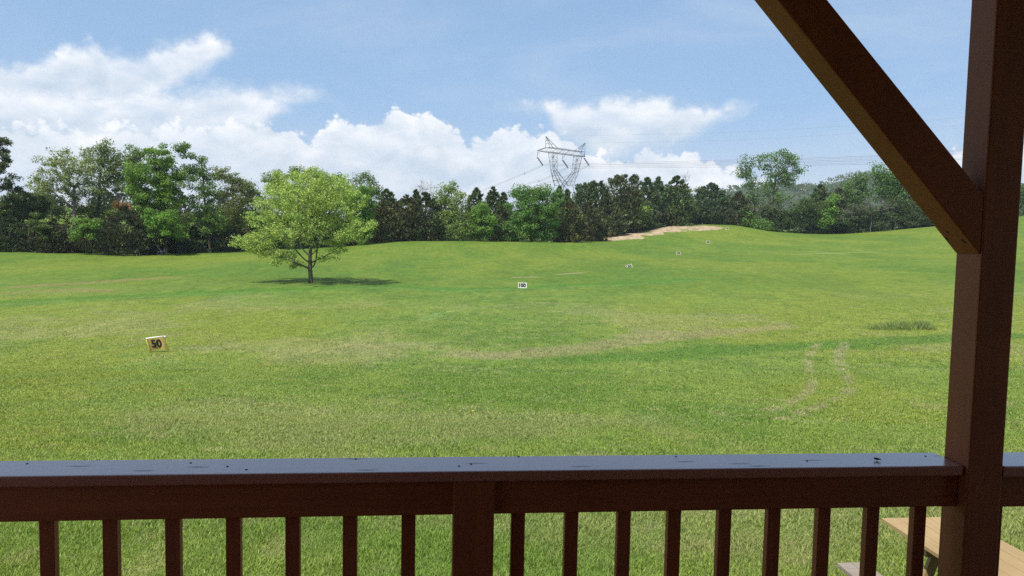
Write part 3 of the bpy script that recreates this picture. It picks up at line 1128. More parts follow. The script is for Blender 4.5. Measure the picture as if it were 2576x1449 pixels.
D('woodland_tree', 'olive brown tree with an open crown just left of the lone tree', (582, 630), 170, [(575, 440, 32, 24), (605, 462, 34, 28), (560, 480, 32, 34), (615, 500, 34, 36), (580, 530, 52, 44), (550, 440, 14, 18), (625, 470, 16, 18), (600, 570, 44, 34)], G_OLIVE, 28,
  group=GR, cover=1.35, girth=.3, clumps=190, trunk_top=(585, 460))
D('woodland_tree', 'dark green tree whose round top shows over the lone tree', (770, 628), 182, [(760, 436, 60, 18), (810, 455, 50, 26), (700, 460, 40, 26), (770, 500, 90, 50), (760, 560, 100, 40)], G_MID, 29, group=GR, cover=2, girth=.3, clumps=200)
D('woodland_tree', 'bright green tree bulging out behind the right side of the lone tree', (890, 618), 184, [(890, 490, 48, 40), (905, 520, 40, 50), (870, 560, 50, 40), (915, 560, 26, 36)], (0.105, 0.232, 0.029), 30, group=GR, cover=2.4)
D('woodland_tree', 'airy tree with a small tufted top between the lone tree and the brown cedars', (912, 616), 194, [(910, 448, 26, 16), (892, 468, 24, 16), (935, 468, 22, 20), (920, 490, 34, 18), (948, 480, 12, 10)], (0.119, 0.181, 0.052), 31, group=GR, cover=1.2, trunk_top=(915, 470))

# understory of the left edge
C_ = conifer
CG = 'cedars along the far edge of the field'
C_('cedar_tree', 'low dark cedar under the pine at the left edge', 25, 545, 40, 640, 150, (0.045, 0.067, 0.029), 40, group=CG)
C_('cedar_tree', 'reddish dark cedar below the broad pale tree, left of the bright shrub', 130, 560, 42, 639, 152, (0.057, 0.060, 0.029), 41, group=CG)
C_('cedar_tree', 'near black low cedar right of the bright shrub', 318, 520, 42, 637, 154, (0.048, 0.055, 0.026), 42, group=CG)
C_('cedar_tree', 'small dark cedar hiding behind the bright green shrub on the left', 232, 545, 36, 637, 157, (0.048, 0.070, 0.033), 43, group=CG)
C_('cedar_tree', 'low shadowed cedar behind the blue chair', 392, 570, 40, 637, 161, (0.041, 0.067, 0.029), 44, group=CG)
C_('cedar_tree', 'low dark cedar between the thin tall tree and the olive brown tree', 485, 572, 42, 636, 163, (0.041, 0.070, 0.033), 45, group=CG)
C_('cedar_tree', 'dark low cedar at the foot of the olive brown tree', 558, 580, 36, 634, 165, (0.045, 0.070, 0.033), 46, group=CG)
C_('cedar_tree', 'dark cedar half hidden by the left boughs of the lone tree', 625, 560, 42, 632, 172, (0.045, 0.074, 0.033), 47, group=CG)
C_('cedar_tree', 'dark cedar hidden behind the trunk of the lone tree', 715, 545, 52, 630, 178, (0.048, 0.078, 0.033), 48, group=CG)
C_('cedar_tree', 'dark cedar behind the right boughs of the lone tree', 830, 540, 48, 622, 186, (0.048, 0.074, 0.033), 49, group=CG)
bush('leafy_shrub', 'bright green two pronged shrub in front of the dark cedars on the left', 150, [(205, 570, 20, 26), (236, 575, 16, 34), (196, 600, 16, 16), (228, 558, 12, 14)], (0.119, 0.239, 0.039), 50)
bush('leafy_shrub', 'olive shrub with a little sunlight at the far left wood edge', 149, [(105, 580, 30, 26), (88, 560, 20, 22)], (0.063, 0.109, 0.026), 51)
bush('leafy_shrub', 'bright hanging foliage clump at the foot of the dense bright green tree', 152, [(395, 570, 34, 26), (425, 560, 26, 34), (440, 595, 20, 18), (370, 545, 18, 16)], (0.112, 0.239, 0.031), 52)
bush('leafy_shrub', 'rust red bush glimpsed between trunks on the far left slope', 205, [(300, 512, 14, 8), (296, 524, 14, 8), (310, 520, 16, 10)], (.22, .085, .035), 53)
bush('leafy_shrub', 'thin pale shrub with scattered light leaves near the blue chair', 153, [(360, 606, 14, 16), (335, 600, 16, 12), (372, 620, 8, 10)], (0.105, 0.160, 0.052), 54, cover=.9)
bush('leafy_shrub', 'yellow green bush in the gap behind the near black low cedar', 180, [(290, 540, 20, 16), (262, 560, 16, 20)], (0.140, 0.217, 0.033), 55)

bush('leafy_shrub', 'olive brush under the limbs of the broad pale tree', 170, [(150, 540, 44, 20), (200, 530, 36, 18), (110, 520, 26, 18)], (0.105, 0.138, 0.046), 56, cover=1.6)
bush('leafy_shrub', 'olive brush at the foot of the tall grey green tree', 176, [(250, 545, 40, 26), (285, 560, 36, 30)], (0.084, 0.123, 0.039), 57, cover=2)
bush('leafy_shrub', 'dark green brush between the thin tall tree and the lone tree', 172, [(500, 560, 40, 34), (560, 560, 40, 36), (620, 560, 34, 40)], (0.063, 0.102, 0.031), 58, cover=2)
bush('leafy_shrub', 'dark green brush behind the blue chair', 168, [(360, 575, 40, 34), (440, 570, 34, 36)], (0.063, 0.109, 0.031), 59, cover=2)

# ---- middle of the edge
C_('cedar_tree', 'blue green pointed cedar right of the airy tufted tree', 972, 478, 30, 610, 205, CED_BL, 60, group=CG)
C_('cedar_tree', 'brown cedar first right of the lone tree', 968, 505, 34, 610, 194, CED_BR, 61, group=CG)
C_('cedar_tree', 'brown cedar with a thin spire, left of the bare tree', 1022, 492, 36, 608, 196, (0.074, 0.083, 0.035), 62, group=CG)
C_('cedar_tree', 'dark cedar right under the bare tree', 1068, 486, 34, 607, 197, (0.057, 0.078, 0.033), 63, group=CG)
C_('cedar_tree', 'slim cedar tip showing left of the bare tree', 1046, 478, 14, 607, 206, CED_GR, 64, group=CG)
bare_tree('bare_tree', 'leafless grey tree showing its twigs above the brown cedars', (1072, 606), 208, [(1070, 470, 26, 16), (1055, 478, 18, 12), (1088, 478, 16, 14), (1070, 500, 16, 16)], 65, n=60, bark='bark_dead')
D('woodland_tree', 'pale lime green tree with white limbs, leafy down to the ground', (1135, 606), 198, [(1130, 476, 32, 22), (1112, 500, 28, 24), (1150, 505, 32, 26), (1130, 540, 44, 34), (1140, 578, 46, 26), (1175, 560, 26, 36)], (0.175, 0.254, 0.062), 66, group=GR, cover=1.35, bark='bark_pale',
  clumps=200, low=.6)
D('woodland_tree', 'mid green rounded tree right beside the pale lime one', (1206, 607), 196, [(1212, 535, 24, 26), (1228, 560, 20, 34), (1200, 575, 34, 28), (1195, 545, 16, 20)], (0.126, 0.246, 0.039), 67, group=GR, cover=2.2, low=.5)
C_('cedar_tree', 'dark cedar top behind the mid green rounded tree, first of three tips', 1196, 474, 22, 606, 216, CED_BL, 68, group=CG)
C_('cedar_tree', 'dark pointed cedar, middle of three tips left of the big bright green tree', 1238, 472, 22, 606, 215, CED_GR, 69, group=CG)
C_('cedar_tree', 'narrow cedar touching the left side of the big bright green tree', 1264, 486, 18, 607, 214, CED_GR, 70, group=CG)
C_('cedar_tree', 'olive cedar filling the dark gap left of the big bright green tree', 1262, 520, 26, 608, 204, (0.064, 0.088, 0.033), 71, group=CG)
D('woodland_tree', 'big bright green tree with a domed crown left of the pylon', (1335, 609), 202, [(1315, 490, 34, 26), (1345, 485, 40, 22), (1385, 495, 28, 24), (1330, 530, 62, 40), (1375, 540, 36, 40), (1320, 575, 56, 32), (1370, 580, 36, 28)], (0.098, 0.217, 0.039), 72, group=GR, cover=2.3,
  clumps=230, low=.8)
C_('cedar_tree', 'green cedar spire touching the pylon base on its left', 1404, 470, 16, 609, 214, (0.081, 0.167, 0.051), 73, group=CG)
C_('cedar_tree', 'brown cedar in front of the pylon base', 1432, 506, 30, 610, 208, CED_BR, 74, group=CG)
C_('cedar_tree', 'slim grey green cedar in front of the pylon legs', 1424, 478, 14, 610, 216, CED_GR, 75, group=CG)
C_('cedar_tree', 'dark brown cedar at the lowest corner of the bare soil slope', 1478, 510, 34, 608, 224, (0.068, 0.078, 0.035), 76, group=CG)
C_('pine_tree', 'round topped dark pine just right of the pylon', 1470, 462, 22, 608, 246, CED_BL, 77, group=CG, round_top=True)
C_('pine_tree', 'round topped pine second right of the pylon, a little taller', 1496, 458, 20, 606, 248, CED_BL, 78, group=CG, round_top=True)
C_('cedar_tree', 'small cedar tip between the round pines and the tall brown cedar', 1522, 478, 14, 602, 246, CED_BL, 79, group=CG)
C_('cedar_tree', 'tall brown cedar with a rounded head above the soil slope', 1568, 442, 30, 592, 252, (0.074, 0.088, 0.036), 80, group=CG, round_top=True)
C_('cedar_tree', 'broad brown cedar low at the left end of the soil slope', 1520, 500, 38, 603, 243, (0.071, 0.083, 0.035), 81, group=CG)
C_('cedar_tree', 'olive cedar in front of the tall rounded brown cedar', 1552, 498, 38, 594, 254, (0.071, 0.098, 0.036), 82, group=CG)
C_('cedar_tree', 'wide dark cedar standing on the middle of the soil slope', 1588, 480, 40, 588, 268, (0.057, 0.087, 0.033), 83, group=CG)
C_('cedar_tree', 'hazy pointed cedar behind, left of a pair above the soil slope', 1625, 448, 24, 580, 272, CED_BL, 84, group=CG)
C_('cedar_tree', 'hazy pointed cedar behind, right of a pair above the soil slope', 1652, 446, 18, 580, 276, (0.071, 0.122, 0.058), 85, group=CG)
C_('cedar_tree', 'big dark cedar right of the yellow green bush on the slope', 1660, 490, 40, 578, 284, (0.055, 0.083, 0.033), 86, group=CG)
C_('cedar_tree', 'tall pointed cedar with dead twigs at its top, above the soil slope', 1700, 444, 32, 574, 278, CED_GR, 87, group=CG)
C_('cedar_tree', 'dark cedar below the tall twiggy cedar', 1722, 492, 32, 570, 291, (0.055, 0.083, 0.035), 88, group=CG)
bare_tree('bare_tree', 'wispy leafless sapling showing right of the tall pointed cedar', (1732, 572), 286, [(1726, 452, 14, 16), (1742, 480, 10, 14)], 89, n=26, girth=.08)
bush('leafy_shrub', 'yellow green bush glowing among the dark cedars on the slope', 262, [(1608, 548, 16, 16), (1622, 532, 12, 14), (1604, 562, 18, 8)], G_LIME, 90)
C_('cedar_tree', 'big isolated dark cedar with a broad shaggy crown above the right end of the soil', 1785, 462, 38, 570, 292, (0.055, 0.090, 0.040), 91, group=CG)
C_('cedar_tree', 'dark cedar close left of the big isolated shaggy cedar', 1755, 505, 22, 568, 294, (0.061, 0.083, 0.035), 92, group=CG)
D('woodland_tree', 'pale yellow green tree in the gap right of the shaggy cedar', (1830, 572), 300, [(1830, 505, 18, 16), (1838, 530, 16, 26), (1760, 478, 10, 8)], (0.168, 0.246, 0.058), 93, group=GR, cover=2)
C_('cedar_tree', 'compact brown cedar left of the tall twin trees', 1857, 484, 24, 578, 288, (0.068, 0.078, 0.036), 94, group=CG)
D('twin_tree', 'tall slender tree, smaller and left of the airy twin trees', (1908, 578), 294, [(1878, 408, 26, 18), (1872, 436, 24, 18), (1888, 462, 22, 18), (1895, 500, 30, 18)], (0.098, 0.181, 0.052), 95, group=GR, cover=1.15, girth=.20, trunk_top=(1886, 430), low=8, clumps=80)
D('twin_tree', 'tall airy tree with a wide crown, larger and right of the twin trees', (1940, 580), 292, [(1925, 400, 30, 24), (1972, 394, 42, 24), (1998, 412, 26, 22), (1960, 430, 40, 26), (1940, 460, 34, 26), (2010, 430, 14, 10), (1985, 450, 26, 18), (1950, 500, 36, 18)], (0.105, 0.196, 0.052), 96, group=GR,
  cover=1.0, girth=.34, trunk_top=(1950, 450), low=8, clumps=170)
bare_tree('bare_tree', 'leafless branching tree right of the airy twin trees', (1985, 582), 291, [(2010, 478, 22, 16), (2030, 470, 10, 14), (1995, 500, 22, 18), (1900, 470, 20, 6), (1975, 510, 20, 16)], 97, n=60, girth=.12)
bare_tree('dead_brush', 'grey leafless brush at the foot of the airy twin trees', (1950, 584), 288, [(1945, 520, 44, 20), (1910, 530, 30, 16)], 98, n=60, girth=.10, cat='brush')
bush('leafy_shrub', 'light green shrub spilling onto the grass below the twin trees', 284, [(1890, 560, 26, 24), (1920, 570, 26, 16), (1880, 535, 16, 16)], (0.105, 0.203, 0.036), 99)
bush('leafy_shrub', 'dark green thicket under the larger twin tree', 287, [(1960, 555, 44, 30), (1940, 530, 30, 20)], (0.045, 0.080, 0.026), 100)
bush('leafy_shrub', 'dark thicket left of the small conical cedar', 286, [(2010, 545, 40, 38), (2030, 520, 26, 24)], (0.053, 0.096, 0.026), 101)
C_('cedar_tree', 'small conical cedar standing against the distant blue green hill', 2058, 466, 24, 588, 290, CED_GR, 102, group=CG)
bush('leafy_shrub', 'bright green bush right of the small conical cedar', 285, [(2085, 530, 22, 24), (2095, 505, 14, 16), (2075, 555, 22, 22)], (0.119, 0.239, 0.036), 103)
C_('cedar_tree', 'brown pointed cedar left of the leafy tree by the porch brace', 2105, 474, 20, 588, 289, (0.093, 0.098, 0.055), 104, group=CG)
D('woodland_tree', 'leafy tree with a few dead twigs, left of the one touching the porch brace', (2160, 588), 288, [(2135, 470, 28, 18), (2165, 455, 24, 20), (2180, 478, 26, 22), (2150, 500, 44, 22)], (0.084, 0.160, 0.044), 105, group=GR, cover=1.6, low=2)
D('woodland_tree', 'bright leafy tree whose crown touches the porch brace', (2245, 584), 284, [(2215, 432, 22, 22), (2235, 455, 30, 30), (2270, 460, 30, 34), (2245, 490, 44, 30)], (0.087, 0.181, 0.039), 106, group=GR, cover=1.9, low=2)
bare_tree('bare_tree', 'bare pale twigs rising over the leafy tree near the brace', (2150, 588), 293, [(2145, 450, 22, 14), (2200, 435, 12, 12)], 107, n=44, girth=.10)
bare_tree('dead_brush', 'grey dead brush tangled over the dark thicket near the brace', (2190, 586), 279, [(2190, 520, 54, 20), (2240, 515, 40, 16), (2140, 535, 30, 18)], 108, n=90, girth=.10, cat='brush')
bush('leafy_shrub', 'dark green thicket below the leafy tree with dead twigs', 284, [(2120, 555, 44, 32), (2160, 540, 40, 40)], (0.048, 0.081, 0.026), 109)
bush('leafy_shrub', 'dark grey green thicket below the dead brush', 281, [(2210, 550, 50, 32), (2250, 530, 40, 40)], (0.048, 0.078, 0.029), 110)
bush('leafy_shrub', 'shadowy thicket running behind the foot of the porch brace', 276, [(2300, 545, 44, 30), (2340, 530, 44, 34)], (0.045, 0.072, 0.026), 111)
C_('cedar_tree', 'dark cedar hidden behind the porch brace, right of the bright leafy tree', 2320, 470, 34, 575, 282, CED_GR, 112, group=CG)
D('woodland_tree', 'green tree behind the lower end of the porch brace', (2400, 565), 280, [(2400, 470, 40, 40), (2400, 520, 46, 36)], (0.070, 0.131, 0.036), 113, group=GR, cover=1.8)
bush('leafy_shrub', 'green thicket right of the porch post', 270, [(2560, 500, 34, 34), (2620, 500, 50, 44)], (0.063, 0.109, 0.029), 114)


# dark leafy undergrowth closing the wood's edge between the trunks
def undergrowth():
    rng = np.random.default_rng(77)
    line = [(-260, 640, 140), (0, 638, 148), (300, 637, 160), (600, 632, 170), (850, 621, 190), (1050, 608, 200), (1288, 609, 212), (1450, 610, 220), (1500, 603, 250), (1590, 586, 274), (1650, 578, 290), (1740, 567, 298), (1815, 570, 300), (1950, 582, 298), (2060, 588, 296), (2340, 571, 290), (2700, 548, 285)]
    P_ = []
    for (x0, y0, d0), (x1, y1, d1) in zip(line[:-1], line[1:]):
        n = int(abs(x1 - x0) * .55)
        t = rng.random(n)
        px = x0 + (x1 - x0) * t
        Y = d0 + (d1 - d0) * t + rng.uniform(2, 16, n)
        uu = np.array([ray(a, 600)[0] for a in px])
        X = uu * Y
        z = ground(X, Y)
        hmax = np.where(px < 900, 5.0, np.where(px < 1500, 5.0, 4.2)) * (.5 + rng.random(n))
        P_.append(np.stack((X, Y, z + rng.random(n) * hmax), 1))
    P_ = np.concatenate(P_)
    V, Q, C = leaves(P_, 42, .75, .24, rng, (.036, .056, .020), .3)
    E_ = []
    for (x0, y0, d0), (x1, y1, d1) in zip(line[:-1], line[1:]):
        n = int(abs(x1 - x0) * .9)
        t = rng.random(n)
        Y = d0 + (d1 - d0) * t + rng.uniform(-1.5, 3.5, n) - np.where(d0 > 240, 6, 0)
        X = np.array([ray(a, 600)[0] for a in x0 + (x1 - x0) * t]) * Y
        E_.append(np.stack((X, Y, ground(X, Y) + rng.uniform(.05, .55, n)), 1))
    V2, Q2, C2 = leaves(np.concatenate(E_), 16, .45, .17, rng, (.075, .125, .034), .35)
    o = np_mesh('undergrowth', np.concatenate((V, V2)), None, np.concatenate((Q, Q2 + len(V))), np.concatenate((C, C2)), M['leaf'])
    tag(o, 'dark leafy undergrowth closing the foot of the wood', 'undergrowth', kind='stuff')


undergrowth()


# trees on the slope far behind the left edge, seen through the gaps
def far_trees():
    k = 0
    for i, (px, Y, top, half) in enumerate(((60, 300, 482, 24), (120, 330, 478, 28), (262, 310, 476, 26), (310, 340, 470, 24), (448, 320, 480, 26), (560, 330, 486, 28), (640, 330, 484, 30), (980, 320, 500, 26), (1120, 330, 500, 28))):
        conifer('cedar_tree', ['far cedar on the slope behind the tall pine', 'far cedar seen under the limbs of the broad pale tree', 'far cedar behind the trunk of the tall grey green tree', 'far cedar above the rust red bush',
                               'far cedar between the dense bright green tree and the thin tall one', 'far cedar behind the olive brown tree', 'far cedar in the gap left of the lone tree crown',
                               'far cedar behind the brown cedars right of the lone tree', 'far cedar behind the pale lime green tree'][i], px, top, half, 560, Y, (.036, .048, .024), 200 + i, group='far cedars on the slope behind the wood', cover=3)


far_trees()


# ------------------------------------------------------------------ the distant wooded hill
def far_hill():
    Yh = 1500.0
    us = np.linspace(-.1, 1.3, 90)
    tops = np.interp(us, [-.1, .15, .25, .30, .36, .43, .52, .60, .75, 1.0, 1.3], [.010, .022, .040, .050, .056, .066, .062, .056, .050, .06, .07])
    prof = np.linspace(0, 1, 22)
    V, q = [], []
    for i, u in enumerate(us):
        for j, t in enumerate(prof):
            Y = Yh - 450 + 900 * t
            h = tops[i] * Yh * math.sin(math.pi * t)**1.2 + 8 * math.sin(u * 40 + t * 5) * math.sin(math.pi * t)
            X = u * Yh * (1 + .12 * (t - .5))
            V.append((X, Y, 14 + h))
    m = len(prof)
    q = [(i * m + j, (i + 1) * m + j, (i + 1) * m + j + 1, i * m + j + 1) for i in range(len(us) - 1) for j in range(m - 1)]
    V = np.array(V)
    o = np_mesh('hill', V, None, np.array(q), None, plain('hill_floor', (.035, .055, .022), .9, noise=.3, scale=.05), smooth=True)
    tag(o, 'long wooded hill far off behind the field', 'hill', kind='structure')
    rng = np.random.default_rng(5)
    Vi = V.reshape(len(us), m, 3)
    n = 5200
    iu, it = rng.uniform(8, len(us) - 1.01, n), rng.uniform(0, 11.5, n)
    a, b = iu.astype(int), it.astype(int)
    fa, fb = (iu - a)[:, None], (it - b)[:, None]
    P_ = Vi[a, b] * (1 - fa) * (1 - fb) + Vi[a + 1, b] * fa * (1 - fb) + Vi[a, b + 1] * (1 - fa) * fb + Vi[a + 1, b + 1] * fa * fb
    P_[:, 2] += rng.uniform(2, 11, n)
    V, Q, C = leaves(P_, 14, 4.2, 2.1, rng, (.060, .105, .032), .28)
    o = np_mesh('distant_forest', V, None, Q, C, M['leaf'])
    tag(o, 'hazy green forest covering the distant hill', 'forest', kind='stuff')


far_hill()


# ------------------------------------------------------------------ pylon and power lines
def pylon():
    Yp = 322.0
    th = math.radians(45)
    ax = np.array((math.cos(th), math.sin(th), 0))      # along the crossarm
    ay = np.array((-math.sin(th), math.cos(th), 0))     # along the line
    left = ray(1352, 379) * Yp                          # left tip of the crossarm
    Lx = 29.5
    c = left + ax * Lx / 2
    zb = float(ground(c[0], c[1]))
    root = np.array([c[0], c[1], zb])
    zc = left[2] - zb                                    # height of the crossarm underside
    P = lambda x, y, z: ax * x + ay * y + np.array((0, 0, z))
    t = empty('pylon', root, 'grey steel lattice pylon with a wide crossarm and two peaks above the trees', 'pylon')
    wst = zc - 13.4
    body, beam = MB(), MB()

    def lattice(mb, A, B, w, n, bw, ring=True):
        """four legs from rectangle A (4 points) to rectangle B with zigzag bracing"""
        A, B = [np.array(p) for p in A], [np.array(p) for p in B]
        for a, b in zip(A, B):
            mb.bar(a, b, w)
        for k in range(n):
            t0, t1 = k / n, (k + 1) / n
            for i in range(4):
                j = (i + 1) % 4
                p, q = A[i] + (B[i] - A[i]) * t0, A[j] + (B[j] - A[j]) * t0
                r, s_ = A[i] + (B[i] - A[i]) * t1, A[j] + (B[j] - A[j]) * t1
                mb.bar(*((p, s_) if (k + i) % 2 else (q, r)), bw)
                if ring:
                    mb.bar(r, s_, bw)

    def rect(x0, x1, y, z):
        return [P(x0, -y, z), P(x1, -y, z), P(x1, y, z), P(x0, y, z)]
    lattice(body, rect(-4.2, 8.6, 6.0, 0), rect(-.9, 5.2, 2.6, wst), .24, 5, .08)
    body.build('tower_body', M['steel'], t)
    # the two leaning masts of the fork, each with a knee
    zk = wst + .45 * (zc - wst)
    for lo, kn, hi in (((-.95, 2.4, 2.5), (-5.1, -3.5, 1.1), (-6.6, -4.2, 1.4)), ((2.9, 5.2, 2.5), (8.4, 10.1, 1.1), (9.8, 12.1, 1.4))):
        mb = MB()
        lattice(mb, rect(*lo, wst), rect(*kn, zk), .19, 3, .065)
        lattice(mb, rect(*kn, zk), rect(*hi, zc), .17, 4, .06)
        mb.build('mast', M['steel'], t)
    # crossarm: box girder with tapered ends
    zt = zc + 1.95
    xl, xr = -8.6, 14.3
    lattice(beam, [P(xl, -1.4, zc), P(xl, 1.4, zc), P(xl, 1.2, zt), P(xl, -1.2, zt)], [P(xr, -1.4, zc), P(xr, 1.4, zc), P(xr, 1.2, zt), P(xr, -1.2, zt)], .18, 11, .065, False)
    for x, tipx in ((xl, -Lx / 2), (xr, Lx / 2 + .4)):
        tip = P(tipx, 0, zc + .05)
        for y in (-1.4, 1.4):
            beam.bar(P(x, y, zc), tip, .17)
        for y in (-1.2, 1.2):
            beam.bar(P(x, y, zt), tip, .15)
        for q in (.33, .66):
            for y in (-1, 1):
                lo = P(x, y * 1.4, zc) * (1 - q) + tip * q
                hi = P(x, y * 1.2, zt) * (1 - q) + tip * q
                beam.bar(lo, hi, .06)
    beam.build('crossarm', M['steel'], t)
    tops = []
    for top, feet in ((P(-9.7, 0, zt + 4.3), ((-8.6, -1.2), (-8.6, 1.2), (-3.6, 1.2), (-3.6, -1.2))), (P(15.6, 0, zt + 4.0), ((14.3, -1.2), (14.3, 1.2), (9.6, 1.2), (9.6, -1.2)))):
        mb = MB()
        for x, y in feet:
            mb.bar(P(x, y, zt), top, .15)
        for q in (.35, .65):
            a = [P(x, y, zt) * (1 - q) + top * q for x, y in feet]
            for i in range(4):
                mb.bar(a[i], a[(i + 1) % 4], .06)
        mb.bar(top - ax * .5, top + ax * .5, .13)
        mb.build('peak', M['steel'], t)
        tops.append(root + top)
    # hangers and insulator strings, drawn aside by the bend of the line
    ends = []
    pull = ax * 1.9 - ay * .9
    for x, hang in ((-Lx / 2, 2.7), (1.0, 2.5), (Lx / 2 + .4, .5)):
        hb = MB()
        a = P(x, 0, zc)
        b = a - np.array((0, 0, hang))
        hb.bar(a, b, .14)
        if hang > 1:
            hb.bar(P(x + 1.8, 0, zc), a - np.array((0, 0, hang * .75)), .10)
            hb.bar(P(x, 0, zc - hang * .3), P(x + 1.1, 0, zc - hang * .3), .07)
        hb.build('hanger', M['steel'], t)
        e = b + pull * 1.15 - np.array((0, 0, 3.0))
        ib = MB()
        for o_ in (-.22, .22):
            n = 16
            pts = [b + ay * o_ + (e - b) * i / n for i in range(n + 1)]
            ib.tube(pts, [.17 if i % 2 else .08 for i in range(n + 1)], 6)
        ib.bar(e - ay * .4, e + ay * .4 - np.array((0, 0, .25)), .18)
        ib.build('insulator', M['insul'], t)
        ends.append(root + e - np.array((0, 0, .15)))
    return ends, tops


ends, peaks = pylon()


def line3(name, label, start, pix, gap, rad, group):
    pts = [np.array(start)] + [ray(x, y) * d for x, y, d in pix]
    # Catmull-Rom through the points
    P = [2 * pts[0] - pts[1]] + pts + [2 * pts[-1] - pts[-2]]
    path = []
    for i in range(1, len(P) - 2):
        for k in range(12):
            t = k / 12
            a, b, c, d = P[i - 1], P[i], P[i + 1], P[i + 2]
            path.append(.5 * (2 * b + (c - a) * t + (2 * a - 5 * b + 4 * c - d) * t * t + (3 * b - a - 3 * c + d) * t**3))
    path.append(P[-2])
    mb = MB()
    for o in ((-gap, gap) if gap else (0,)):
        mb.tube([p + np.array((0, 0, o)) for p in path], rad, 5)
    if gap:
        for k in (len(path) // 3, len(path) * 2 // 3):
            mb.bar(path[k] - np.array((0, 0, gap + .25)), path[k] + np.array((0, 0, gap + .1)), .22)
    o = mb.build(name, M['wire'])
    tag(o, label, 'power line', group)


GW = 'power lines hung from the pylon'
line3('power_line', 'paired power line from the left insulator, uppermost of those running right to the porch', ends[0], [(1850, 404, 322), (2204, 393, 316), (2420, 377, 312), (2900, 330, 305)], .28, .036, GW)
line3('power_line', 'paired power line from the middle insulator running right behind the airy twin trees', ends[1], [(1850, 418, 326), (2213, 410, 320), (2420, 399, 316), (2900, 350, 309)], .28, .036, GW)
line3('power_line', 'paired power line from the right insulator running right, between the other two', ends[2], [(1850, 411, 330), (2213, 401, 324), (2420, 387, 320), (2900, 340, 313)], .28, .036, GW)
line3('power_line', 'paired power line sagging left and down from the left insulator', ends[0], [(1320, 436, 350), (1207, 482, 420), (1100, 520, 500)], .28, .038, GW)
line3('power_line', 'paired power line sagging left from the middle insulator behind the pylon mast', ends[1], [(1367, 452, 355), (1333, 461, 380), (1263, 488, 430), (1130, 535, 520)], .28, .038, GW)
line3('power_line', 'paired power line sagging left from the right insulator across the pylon fork', ends[2], [(1411, 449, 365), (1365, 463, 400), (1310, 486, 450), (1180, 530, 540)], .28, .038, GW)
line3('shield_wire', 'thin shield wire from the left peak of the pylon', peaks[0], [(1900, 330, 322), (2420, 296, 312), (2900, 255, 305)], 0, .016, 'shield wires from the pylon peaks')
line3('shield_wire', 'thin shield wire from the right peak of the pylon', peaks[1], [(1900, 350, 330), (2420, 315, 320), (2900, 270, 313)], 0, .016, 'shield wires from the pylon peaks')


# ------------------------------------------------------------------ yardage signs
def numeral(text, w, h, parent, mat, x0, y, z0, bold=.03, slant=0.0):
    cu = bpy.data.curves.new('number', 'FONT')
    cu.body = text
    cu.align_x = 'CENTER'
    cu.align_y = 'CENTER'
    cu.offset = bold
    cu.extrude = .004
    tmp = bpy.data.objects.new('tmp', cu)
    COL.objects.link(tmp)
    bpy.context.view_layer.update()
    me = bpy.data.meshes.new_from_object(tmp.evaluated_get(bpy.context.evaluated_depsgraph_get()))
    bpy.data.objects.remove(tmp)
    bpy.data.curves.remove(cu)
    co = np.zeros(len(me.vertices) * 3)
    me.vertices.foreach_get('co', co)
    co = co.reshape(-1, 3)
    mn, mx = co.min(0), co.max(0)
    ctr = (mn + mx) / 2
    sx, sz = w / (mx[0] - mn[0]), h / (mx[1] - mn[1])
    out_ = np.stack((x0 + (co[:, 0] - ctr[0]) * sx + slant * (co[:, 1] - ctr[1]) * sz, y - co[:, 2], z0 + (co[:, 1] - ctr[1]) * sz), 1)
    me.vertices.foreach_set('co', out_.ravel())
    me.update()
    me.name = 'number'
    me.materials.clear()
    me.materials.append(mat)
    o = bpy.data.objects.new('number', me)
    COL.objects.link(o)
    o.parent = parent
    return o


def sign(text, label, px, py, Y, wid, hgt, clear, board, tilt=0.0, face_edge='white_pipe', leg='yellow_leg', sink=0.0, edge=.045):
    X = X_at(px, py, Y)
    z = float(ground(X, Y))
    t = empty('yardage_sign', (X, Y, z - sink), label, 'sign', 'yardage signs across the field', rz=-math.atan2(X, Y))
    t.rotation_euler = (0, tilt, -math.atan2(X, Y))
    w = wid / 2
    for s in (-1, 1):
        mb = MB()
        mb.tube([(s * (w - .03), .03, -.25), (s * (w - .03), .03, clear + hgt)], .028, 8)
        mb.build('leg', M[leg], t, smooth=True)
    mb = MB()
    mb.box((-w, -.01, clear), (w, .012, clear + hgt))
    mb.build('board', M[board], t)
    mb = MB()
    e = edge
    mb.box((-w - .01, -.03, clear + hgt - e), (w + .01, .03, clear + hgt + .012))
    mb.box((-w - .01, -.03, clear - .012), (w + .01, .03, clear + e * .7))
    mb.box((-w - .012, -.028, clear + e * .7), (-w + e, .028, clear + hgt - e))
    mb.box((w - e, -.028, clear + e * .7), (w + .012, .028, clear + hgt - e))
    mb.build('frame', M[face_edge], t)
    numeral(text, wid * .80, hgt * .74, t, M['number'], 0, -.016, clear + hgt * .49, bold=.05)
    return t


